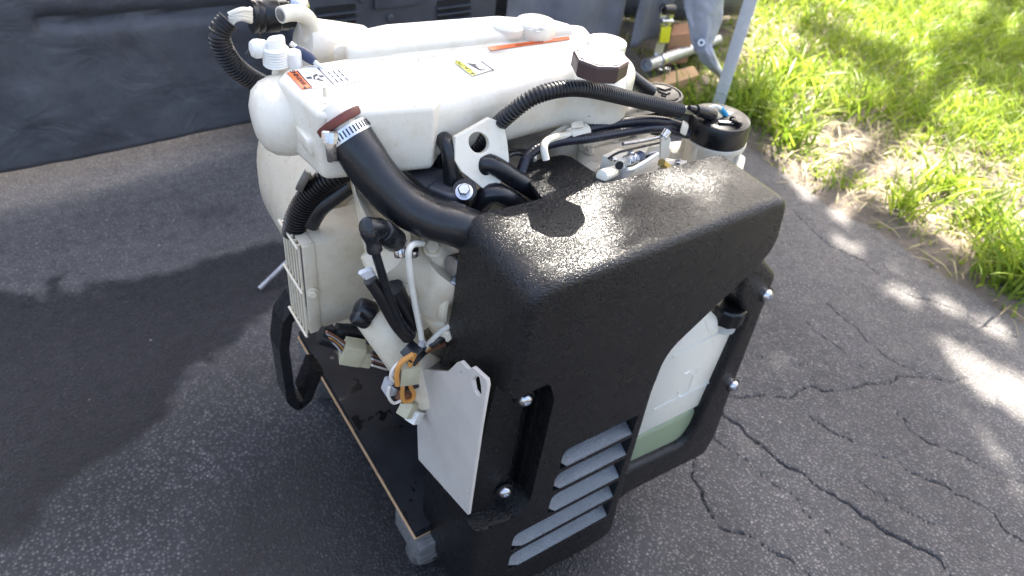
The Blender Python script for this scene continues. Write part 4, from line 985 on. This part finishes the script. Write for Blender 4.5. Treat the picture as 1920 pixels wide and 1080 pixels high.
obj('terminal_tab', box(NB(), P(1362, 229, z=fc.z + .038), (.022, .006, .0015), Matrix.Rotation(-.5, 3, 'Z')), 'zinc', filt)
# filter bracket
br = [P(*q, z=.665) for q in ((1235, 268), (1290, 262), (1400, 292), (1390, 330), (1300, 335), (1250, 300))]
bm = NB(); prism(bm, round_poly([q.xy for q in br], .012, 4), lambda u, v, h: V(u, v, .655 + h), .011, 0., .003, 3); obj('filter_bracket', bm, 'white_paint', gen)
p = P(1287, 285, z=.667); obj('bracket_screw', lathe(NB(), p, (0, 0, 1), [(0, .013), (.003, .013), (.004, .0105), (.008, .010), (.010, .006)], 20), 'white_paint', gen)
# ---- oil filler
oc = P(1241, 172, y=.275); orr = rpx(oc, 86); oz = V(0, 0, 1)
of = obj('oil_filler_cap', lathe(NB(), oc - oz * .022, oz, [(0, orr * .9), (.010, orr * .92), (.012, orr), (.018, orr), (.021, orr * .95), (.021, orr * .86), (.0185, orr * .84), (.0185, orr * .78), (.021, orr * .76), (.0215, orr * .70), (.0215, .001)], 44), 'black_plastic', gen)
for stroke in ([(1222, 163), (1226, 166), (1232, 164), (1246, 169), (1258, 166)], [(1232, 164), (1236, 172), (1250, 177), (1256, 174)], [(1240, 178), (1244, 180), (1249, 181)]):
    obj('oil_can_mark', sweep(NB(), [P(*q, z=oc.z + .0002) for q in stroke], .0012, 8), 'slot_black', of)
obj('filler_tube', cyl(NB(), oc - oz * .12, oc - oz * .021, orr * .8), 'black_plastic', of)
oh = [P(1150, 118, y=.29), P(1172, 134, y=.285), P(1195, 152, y=.28), P(1222, 172, y=.272)]
tube('breather_hose', oh, rpx(oh[1], 25), 'rubber', gen, .004, 20)
obj('sensor_body', hexa(NB(), [P(*q, y=.24) for q in ((1128, 232), (1160, 205), (1168, 212), (1140, 236))] + [P(*q, y=.26) for q in ((1128, 226), (1158, 200), (1166, 208), (1140, 230))], .002), 'black_plastic', gen)
obj('sensor_nut', lathe(NB(), P(1157, 212, y=.245), V(.4, -.1, .8), [(0, .008), (.012, .008), (.013, .006)], 6), 'zinc', gen)
obj('sensor_base', box(NB(), P(1190, 225, y=.25), (.07, .03, .03), bev=.004), 'black_plastic', gen)
# ---- fuel lines
b1_ = [P(1098, 243, y=.215), P(1140, 234, y=.212), P(1200, 226, y=.205), P(1245, 228, y=.20), P(1285, 240, y=.195)]
def braided(name, pts, r):
    pp = resample(catmull(pts, .004), .0012); n = len(pp)
    return obj(name, sweep(NB(), pp, lambda i, n: r * (1 + .018 * (1 if i % 4 < 2 else -1)), 16), 'braid' if 'braid' in M else 'rubber', gen)
simple('braid', (.012, .014, .026), .3, var=.4, scale=500)
braided('fuel_line', b1_, rpx(b1_[1], 19))
b2_ = [P(975, 330, y=.19), P(988, 296, y=.2), P(1010, 277, y=.206), P(1050, 265, y=.205), P(1110, 258, y=.20), P(1180, 246, y=.20), P(1240, 240, y=.196), P(1290, 252, y=.19)]
braided('fuel_line', b2_, rpx(b2_[3], 20))
w_ = [P(1024, 300, y=.18), P(1020, 278, y=.187), P(1026, 264, y=.195), P(1048, 256, y=.203), P(1072, 252, y=.208), P(1098, 245, y=.212)]
tube('injector_pipe', w_, rpx(w_[2], 14), 'white_paint', gen, .003, 16)
a, b = P(1066, 254, y=.208), P(1099, 245, y=.212); obj('banjo_union', cyl(NB(), a, b, rpx(a, 26), rpx(a, 30), bev=.002), 'white_paint', gen)
obj('banjo_bolt', hexa(NB(), [P(*q, y=.205) for q in ((1070, 242), (1096, 240), (1096, 236), (1072, 238))] + [P(*q, y=.215) for q in ((1070, 232), (1094, 228), (1094, 226), (1074, 229))], .002), 'white_paint', gen)
obj('line_union', hexa(NB(), [P(*q, y=.18) for q in ((1274, 250), (1286, 256), (1292, 236), (1280, 228))] + [P(*q, y=.20) for q in ((1274, 246), (1286, 252), (1292, 232), (1280, 224))], .003), 'white_paint', gen)
# ---- injection pump and governor linkage seen in the notch of the guard
pm = [P(*q, z=.695) for q in ((1082, 270), (1180, 240), (1245, 252), (1262, 275), (1235, 300), (1130, 345), (1095, 330), (1083, 300))]
bm = NB(); prism(bm, round_poly([q.xy for q in pm], .012, 5), lambda u, v, h: V(u, v, .60 + h), .095, 0., .010, 5); pump = obj('injection_pump', bm, 'white_paint', gen)
obj('pump_dome', lathe(NB(), P(1192, 250, z=.69), (0, 0, 1), [(0, .021), (.014, .020), (.020, .016), (.023, .003)], 24), 'white_paint', pump)
def blkpx(name, px, z0, z1, mat, bev=.003): return obj(name, hexa(NB(), [V(*P(*q, z=z1).xy, z0) for q in px] + [P(*q, z=z1) for q in px], bev), mat, pump)
blkpx('governor_block', [(1128, 291), (1160, 276), (1200, 285), (1170, 303)], .66, .732, 'white_paint')
blkpx('link_block', [(1155, 303), (1172, 296), (1188, 305), (1171, 314)], .66, .724, 'nylon_white')
obj('link_bore', lathe(NB(), P(1161, 310, y=.142), (-.3, -1, .3), [(0, .0055), (.0006, .0055), (.0006, .001)], 16), 'slot_black', pump)
blkpx('pump_foot', [(1102, 318), (1125, 308), (1160, 318), (1165, 345), (1140, 352)], .62, .70, 'white_paint', .004)
obj('pump_stub', cyl(NB(), P(1128, 330, y=.135), P(1150, 322, y=.15), .008, bev=.002), 'white_paint', pump)
# spring, rods, levers
a, b = P(1173, 303, y=.15), P(1192, 296, y=.155); hx = (b - a); L_ = hx.length; hx.normalize(); s_, u_ = frame_of(hx)
obj('governor_spring', sweep(NB(), [a + hx * (L_ * k / 60) + (s_ * math.cos(k * .62) + u_ * math.sin(k * .62)) * .0068 for k in range(61)], .0011, 6), 'zinc', pump)
obj('spring_nut', cyl(NB(), b, b + hx * .012, .007, seg=6), 'probe_blue', pump)
obj('stop_rod', sweep(NB(), catmull([P(1176, 318, y=.14), P(1185, 317, y=.14), P(1205, 306, y=.145), P(1233, 288, y=.155)], .004), .0026, 10), 'nylon_white', pump)
obj('throttle_rod', sweep(NB(), catmull([P(1168, 270, y=.165), P(1205, 264, y=.17), P(1250, 254, y=.175)], .004), .0024, 10), 'dull_steel', pump)
obj('rod_clevis', cyl(NB(), P(1243, 258, y=.172), P(1251, 246, y=.175), .006), 'zinc', pump)
bm = NB(); q3 = [P(*q, y=.168) for q in ((1240, 262), (1252, 250), (1258, 262), (1246, 305), (1238, 308))]; rings(bm, [q3, [q + V(.003, .006, 0) for q in q3]]); obj('throttle_lever', bm, 'white_paint', pump)
bm = NB(); q3 = [P(*q, z=.672) for q in ((1172, 316), (1182, 318), (1200, 320), (1218, 324), (1222, 330), (1200, 332), (1185, 325), (1172, 322))]; rings(bm, [[q - V(0, 0, .003) for q in q3], q3]); obj('stop_lever', bm, 'nylon_white', pump)
hex_bolt('lever_bolt', P(1216, 324, z=.674), V(-.2, -.3, 1), .006, pump, 'zinc')
obj('pulley', lathe(NB(), V(*P(1215, 335, y=.13).xy, .60) + V(.0, .0, 0), (0, 1, 0), [(0, .02), (0, .062), (.006, .062), (.01, .05), (.016, .062), (.022, .062), (.022, .02)], 44), 'conduit_plastic', gen)
obj('brass_fitting', cyl(NB(), P(1240, 305, y=.15), P(1252, 315, y=.15), .006, seg=6), 'brass', gen)
blkpx('pump_flange', [(1225, 300), (1250, 285), (1330, 318), (1290, 340)], .61, .635, 'white_paint')

blkpx('pump_rail', [(1210, 300), (1222, 292), (1290, 300), (1284, 312)], .64, .690, 'white_paint')
blkpx('lever_boss', [(1232, 312), (1244, 304), (1262, 310), (1250, 320)], .64, .70, 'nylon_white', .004)
blkpx('pump_step', [(1090, 312), (1104, 300), (1130, 306), (1118, 322)], .64, .704, 'white_paint', .004)
obj('return_spring', sweep(NB(), [P(1205 + 24 * k / 50, 296 - 8 * k / 50, z=.716) + V(.0042 * math.cos(k * .75), 0, .0042 * math.sin(k * .75)) for k in range(51)], .0009, 6), 'zinc', pump)
obj('link_wire', sweep(NB(), catmull([P(1140, 298, z=.735), P(1160, 286, z=.742), P(1200, 276, z=.738), P(1236, 268, z=.73)], .005), .0016, 8), 'black_plastic', pump)
for q, z_ in (((1150, 300), .733), ((1182, 288), .733), ((1270, 306), .691), ((1245, 312), .701)): obj('small_screw', lathe(NB(), P(*q, z=z_), (0, 0, 1), [(0, .0042), (.003, .0042), (.004, .003)], 12), 'zinc', pump)
for q, z_ in (((1105, 285), .697), ((1225, 268), .697), ((1150, 262), .697), ((1262, 292), .668)): hex_bolt('pump_bolt', P(*q, z=z_), V(0, 0, 1), .0058, pump, 'white_paint', .006)
bm = NB(); q3 = [P(*q, z=.706) for q in ((1192, 290), (1206, 268), (1248, 262), (1256, 270), (1216, 277), (1206, 294))]; rings(bm, [[q - V(0, 0, .012) for q in q3], q3]); obj('pump_arm', bm, 'white_paint', pump)
obj('pump_ridge', sweep(NB(), catmull([P(1090, 276, z=.70), P(1130, 263, z=.70), P(1178, 250, z=.70)], .006), .006, 12), 'white_paint', pump)
obj('cover_ring', lathe(NB(), P(1012, 246, z=.705), (0, 0, 1), [(0, .022), (.006, .022), (.008, .019), (.006, .015), (.006, .001)], 28), 'white_paint', gen)
obj('cover_ring', lathe(NB(), P(962, 242, z=.71), (.1, -.2, 1), [(0, .03), (.004, .03), (.006, .026), (.003, .022), (.003, .001)], 32), 'nylon_white', gen)
hex_bolt('head_bolt', P(1048, 232, z=.70), V(0, 0, 1), .007, gen, 'brass', .008)
hex_bolt('head_bolt', P(990, 275, z=.705), V(0, 0, 1), .007, gen, 'white_paint', .008)
obj('feed_pipe', sweep(NB(), catmull([P(1000, 300, y=.2), P(1003, 282, y=.21), P(1020, 268, y=.22), P(1060, 240, y=.235), P(1100, 226, y=.24)], .005), .0045, 12), 'white_paint', gen)
tube('sender_wire', [P(945, 320, y=.2), P(950, 296, y=.208), P(972, 288, y=.21), P(1000, 300, y=.2)], .0026, 'rubber', gen, .003, 10)
# ---- junction box on the left
bx0 = P(567, 467, z=.6); bx1 = P(535, 412, z=.6)
x0, y0, y1 = bx0.x, bx0.y, bx1.y; zb_ = P(607, 633, x=x0 + .014, y=None).z if False else .452
lidw = .016
jb = obj('junction_box', box(NB(), (x0 + lidw + .075, (y0 + y1) / 2, (.6 + zb_) / 2), (.150, y1 - y0 - .004, .6 - zb_), bev=.0025), 'cream_paint', gen)
# hollow lid frame on its left with a wire grille
lid = NB(); th = .004
box(lid, (x0 + lidw / 2, y0 + th / 2, (.6 + zb_) / 2), (lidw, th, .6 - zb_ + .004), bev=.001); box(lid, (x0 + lidw / 2, y1 - th / 2, (.6 + zb_) / 2), (lidw, th, .6 - zb_ + .004), bev=.001)
box(lid, (x0 + lidw / 2, (y0 + y1) / 2, .6), (lidw, y1 - y0 - 2 * th - .0002, th), bev=.001); box(lid, (x0 + lidw / 2, (y0 + y1) / 2, zb_), (lidw, y1 - y0 - 2 * th - .0002, th), bev=.001)
lido = obj('box_lid', lid, 'cream_paint', gen)
for k in range(6): yy = y0 + .006 + (y1 - y0 - .012) * k / 5; obj('grille_bar', sweep(NB(), [V(x0 - .003, yy, zb_ - .006), V(x0 - .003, yy, .53), V(x0 - .003, yy, .604)], .0018, 8), 'cream_paint', lido)
for zz in (zb_ - .004, zb_ + .075, .602): obj('grille_rail', sweep(NB(), [V(x0 - .006, y0 - .001, zz), V(x0 - .006, (y0 + y1) / 2, zz), V(x0 - .006, y1, zz)], .002, 8), 'cream_paint', lido)
hex_bolt('box_bolt', P(586, 549, y=y0 - .001), (-.3, -1, .1), .0062, lido, 'cream_paint')
simple('grey_panel', (.17, .17, .165), .6)
obj('vent_panel', box(NB(), (x0 + lidw - .0015, (y0 + y1) / 2, (.6 + zb_) / 2), (.002, y1 - y0 - 2 * th - .002, .6 - zb_ - th - .002)), 'grey_panel', lido)
# ---- foot strap
ft = [P(552, 560, y=.40), P(530, 590, y=.40), P(524, 640, y=.40), P(538, 735, y=.40), P(553, 748, y=.40), P(568, 735, y=.40), P(590, 680, y=.40)]
pp = resample(ft, .004)
obj('mounting_foot', sweep(NB(), pp, .010, sect=[(-1, -2.3), (1, -2.3), (1, 2.3), (-1, 2.3)] if False else [(-2.1, -.75), (2.1, -.75), (2.1, .75), (-2.1, .75)]), 'black_steel', gen, angle=25)
obj('skid_rail', box(NB(), (.085, .40, DZ + .02), (.03, .36, .038), bev=.003), 'black_steel', gen)

# ---- lower conduit and wiring behind the box
lc = [P(655, 318, y=.32), P(628, 330, y=.325), P(598, 348, y=.335), P(572, 378, y=.345), P(556, 410, y=.35), P(550, 440, y=.35)]
corrugated('starter_conduit', lc, rpx(lc[2], 46), 'conduit_plastic', gen, .0046, .14)
tube('starter_hose', [P(655, 345, y=.33), P(620, 372, y=.335), P(598, 390, y=.34), P(580, 420, y=.345)], rpx(lc[2], 38), 'rubber', gen, .005, 18)
obj('cable_connector', hexa(NB(), [P(*q, y=.325) for q in ((553, 356), (566, 362), (585, 328), (572, 320))] + [P(*q, y=.345) for q in ((553, 352), (566, 358), (585, 324), (572, 316))], .002), 'dull_steel', gen)

# ---- front castings at the left: pump housing, thermostat elbow, starter
def pcyl(name, q0, y0_, q1, y1_, w0, w1, mat='cream_paint', bev=.003, par=None):
    a, b = P(*q0, y=y0_), P(*q1, y=y1_); return obj(name, cyl(NB(), a, b, rpx(a, w0), rpx(b, w1), 32, bev), mat, par or gen)
hexa_l = lambda a, b: a + b
sidec = [P(*q, y=.24) for q in ((640, 300), (770, 420), (790, 520), (735, 640), (690, 420))]
obj('timing_case', hexa(NB(), [P(*q, y=.215) for q in ((668, 372), (760, 470), (800, 600), (700, 470))] + [P(*q, y=.27) for q in ((648, 300), (770, 380), (850, 600), (690, 520))], .01, 3), 'cream_paint', gen)
bm = NB(); cs = [P(730, 470, y=.205), P(775, 505, y=.195), P(815, 560, y=.18), P(840, 615, y=.165)]
sweep(bm, resample(catmull(cs, .006), .006), lambda i, n: rpx(cs[0], 108) * (1.0 - .42 * (i / n) ** 1.6), 28); pumph = obj('water_pump', bm, 'cream_paint', gen)
bm = NB(); cs2 = [P(845, 500, y=.175), P(820, 530, y=.18), P(800, 560, y=.185)]; sweep(bm, resample(catmull(cs2, .006), .006), lambda i, n: rpx(cs2[0], 112) * (1 - .15 * i / n), 28); obj('pump_outlet', bm, 'cream_paint', gen)
bm = NB(); cs3 = [P(800, 470, y=.2), P(830, 475, y=.19), P(870, 490, y=.18)]; sweep(bm, resample(catmull(cs3, .006), .006), rpx(cs3[0], 72), 28); obj('pump_neck', bm, 'cream_paint', gen)
bm = NB(); lathe(bm, P(852, 560, y=.163), P(800, 545, y=.19) - P(852, 560, y=.163), [(0, .030), (.003, .0325), (.010, .0325), (.013, .030)], 36); obj('pump_flange', bm, 'cream_paint', gen)
for q, y_, r in (((759, 547), .168, .0085), ((842, 622), .142, .0085), ((812, 466), .176, .0085), ((752, 402), .205, .006)):
    hex_bolt('pump_bolt', P(*q, y=y_), (-.75, -.6, .15) if q != (812, 466) else (-.3, -.5, .8), r, gen, 'cream_paint', .011)
bm = NB(); sweep(bm, resample([P(815, 590, y=.17), P(828, 606, y=.16), P(840, 620, y=.15)], .004), .014, 18); obj('pump_lug', bm, 'cream_paint', gen)
obj('drain_cock', lathe(NB(), P(868, 492, y=.155), P(838, 500, y=.15) - P(868, 492, y=.155), [(0, .013), (.018, .013), (.020, .0115)], 12), 'dull_steel', gen, angle=20)
hex_bolt('drain_nut', P(862, 516, y=.15), (-.7, -.5, -.4), .0085, gen, 'dull_steel', .014, False)
pcyl('sensor_nut', (752, 482), .17, (750, 462), .175, 26, 26, 'zinc', .002); pcyl('sensor_stem', (750, 465), .178, (756, 448), .18, 17, 17, 'nylon_white', .001)
pcyl('sensor_nut', (775, 478), .17, (775, 466), .17, 24, 22, 'zinc', .002)
# starter motor
a, b = P(700, 575, y=.225), P(790, 700, y=.165)
obj('starter_motor', cyl(NB(), a, b + (b - a) * .35, rpx(a, 92), rpx(b, 92), 36, .006), 'cream_paint', gen)
pcyl('starter_cap', (668, 572), .215, (700, 590), .205, 40, 46, 'rubber', .006); pcyl('starter_terminal', (664, 590), .205, (690, 606), .20, 34, 30, 'rubber', .005)
pcyl('starter_nose', (690, 470), .24, (730, 520), .215, 40, 70)
obj('gearcase', hexa(NB(), [P(*q, y=.16) for q in ((770, 690), (830, 640), (850, 670), (800, 700))] + [P(*q, y=.22) for q in ((760, 640), (820, 600), (856, 640), (790, 680))], .006), 'sand', gen)
# plug lead with rubber boots
pcyl('lead_boot', (742, 452), .175, (716, 432), .165, 46, 46, 'rubber', .003); pcyl('lead_boot', (715, 430), .165, (684, 424), .158, 42, 38, 'rubber', .004)
sb = [P(692, 428, y=.158), P(696, 448, y=.155), P(703, 470, y=.152)]; obj('lead_boot', sweep(NB(), resample(catmull(sb, .003), .003), lambda i, n: rpx(sb[0], 34) * (1 + .12 * math.sin(i * .9) - .25 * i / n), 20), 'rubber', gen)
lead = [P(702, 466, y=.152), P(712, 500, y=.150), P(730, 555, y=.146), P(752, 605, y=.142), P(770, 628, y=.142)]
tube('plug_lead', lead, rpx(lead[1], 17), 'rubber', gen, .004, 14)
sv = [P(694, 524, y=.158), P(716, 556, y=.154), P(744, 604, y=.150), P(766, 630, y=.148)]
tube('cable_sleeve', sv, rpx(sv[0], 27), 'conduit_plastic', gen, .004, 18, rpx(sv[0], 34))
sv2 = [P(735, 540, y=.165), P(760, 580, y=.16), P(778, 612, y=.155)]; tube('cable_sleeve', sv2, rpx(sv2[0], 44), 'conduit_plastic', gen, .004, 18, rpx(sv2[0], 30))
for k in range(5): a = P(694 + 3 * k - 6, 520 - 1.5 * k, y=.157); obj('sleeve_end', sweep(NB(), [a, a + V(-.004, 0, .005), a + V(-.007 + .001 * k, 0, .010)], .0032, 8), 'cap_disc', gen)
wl = [P(792, 456, y=.162), P(775, 458, y=.157), P(766, 470, y=.153), P(768, 505, y=.15), P(778, 570, y=.145), P(788, 620, y=.14), P(792, 655, y=.138)]
tube('white_lead', wl, rpx(wl[3], 13), 'wire_white', gen, .004, 12)
# nylon connectors and loose wires on the deck
def conn(name, q, y_, size, rz, rx, mat='nylon'): return obj(name, box(NB(), P(*q, y=y_), size, Matrix.Rotation(rz, 3, 'Z') @ Matrix.Rotation(rx, 3, 'Y'), bev=.0015), mat, gen)
conn('wire_connector', (661, 660), .24, (.028, .022, .034), -.35, .35); conn('wire_connector', (686, 668), .235, (.018, .018, .028), -.35, .35)
conn('wire_connector', (766, 698), .13, (.024, .018, .030), -.2, .1); conn('wire_connector', (758, 742), .135, (.016, .014, .014), .3, .5, 'wire_brown')
conn('wire_connector', (766, 766), .14, (.022, .018, .022), .4, .7, 'nylon'); conn('wire_connector', (778, 780), .135, (.018, .016, .018), .4, .7, 'nylon_white')
conn('wire_connector', (732, 724), .15, (.014, .018, .020), 0, .3, 'wire_grey'); conn('tape_wrap', (775, 662), .135, (.022, .022, .014), .2, -.5, 'rubber')
tube('shade_loom', [P(600, 628, y=.28), P(640, 640, y=.27), P(690, 650, y=.25), P(745, 662, y=.22)], .013, 'rubber', gen, .005, 12)  # black tube added to stand in for the dark shade below the box
tube('shade_loom', [P(630, 620, y=.275), P(680, 625, y=.265), P(720, 650, y=.24)], .011, 'rubber', gen, .005, 12)  # second black tube, darkens the same shaded gap
def wire(pts, y_, r, mat): tube('loose_wire', [P(*q[:2], y=(q[2] if len(q) > 2 else y_)) for q in pts], r, mat, gen, .003, 8)
for k, mt in enumerate(('wire_brown', 'wire_grey', 'rubber', 'wire_orange', 'wire_brown', 'rubber', 'wire_grey')):
    wire([(612 + 2 * k, 622 + 3 * k), (630 + k, 632 + 3.6 * k), (648, 645 + 5 * k)], .245, .0022, mt)
    wire([(698, 660 + 4 * k), (718 + 2 * k, 668 + 4 * k), (752, 668 + 3 * k + 3 * (k % 2))], .21, .0022, ('rubber', 'wire_brown', 'rubber', 'wire_grey', 'wire_brown', 'rubber', 'wire_white')[k])
wire([(775, 664), (752, 680), (744, 700), (745, 722)], .125, .0034, 'wire_orange'); wire([(778, 664), (772, 676), (768, 686)], .125, .0030, 'wire_orange'); wire([(782, 664), (782, 676), (780, 684)], .127, .0030, 'wire_orange')
wire([(768, 708), (770, 725), (776, 738), (772, 750), (758, 752), (754, 738), (756, 712)], .127, .0030, 'wire_orange')
wire([(770, 665), (742, 685), (732, 705), (742, 716), (755, 722)], .128, .0018, 'wire_white'); wire([(730, 726), (728, 742), (738, 756), (754, 750)], .13, .0020, 'wire_white')
wire([(795, 655), (806, 642), (826, 622), (842, 612)], .14, .0035, 'wire_white'); wire([(790, 662), (808, 650), (830, 636), (848, 622)], .14, .0028, 'wire_orange'); wire([(786, 668), (810, 655), (836, 645), (850, 630)], .14, .0026, 'wire_brown')
wire([(806, 650), (820, 640), (834, 634)], .137, .0042, 'rubber'); wire([(738, 720), (752, 728), (770, 727), (784, 722)], .13, .0034, 'rubber'); wire([(795, 650), (784, 668), (770, 690), (752, 705), (744, 690)], .132, .0040, 'rubber')
wire([(792, 640), (786, 662), (770, 680), (748, 690), (735, 712), (738, 728)], .134, .0045, 'wire_grey')
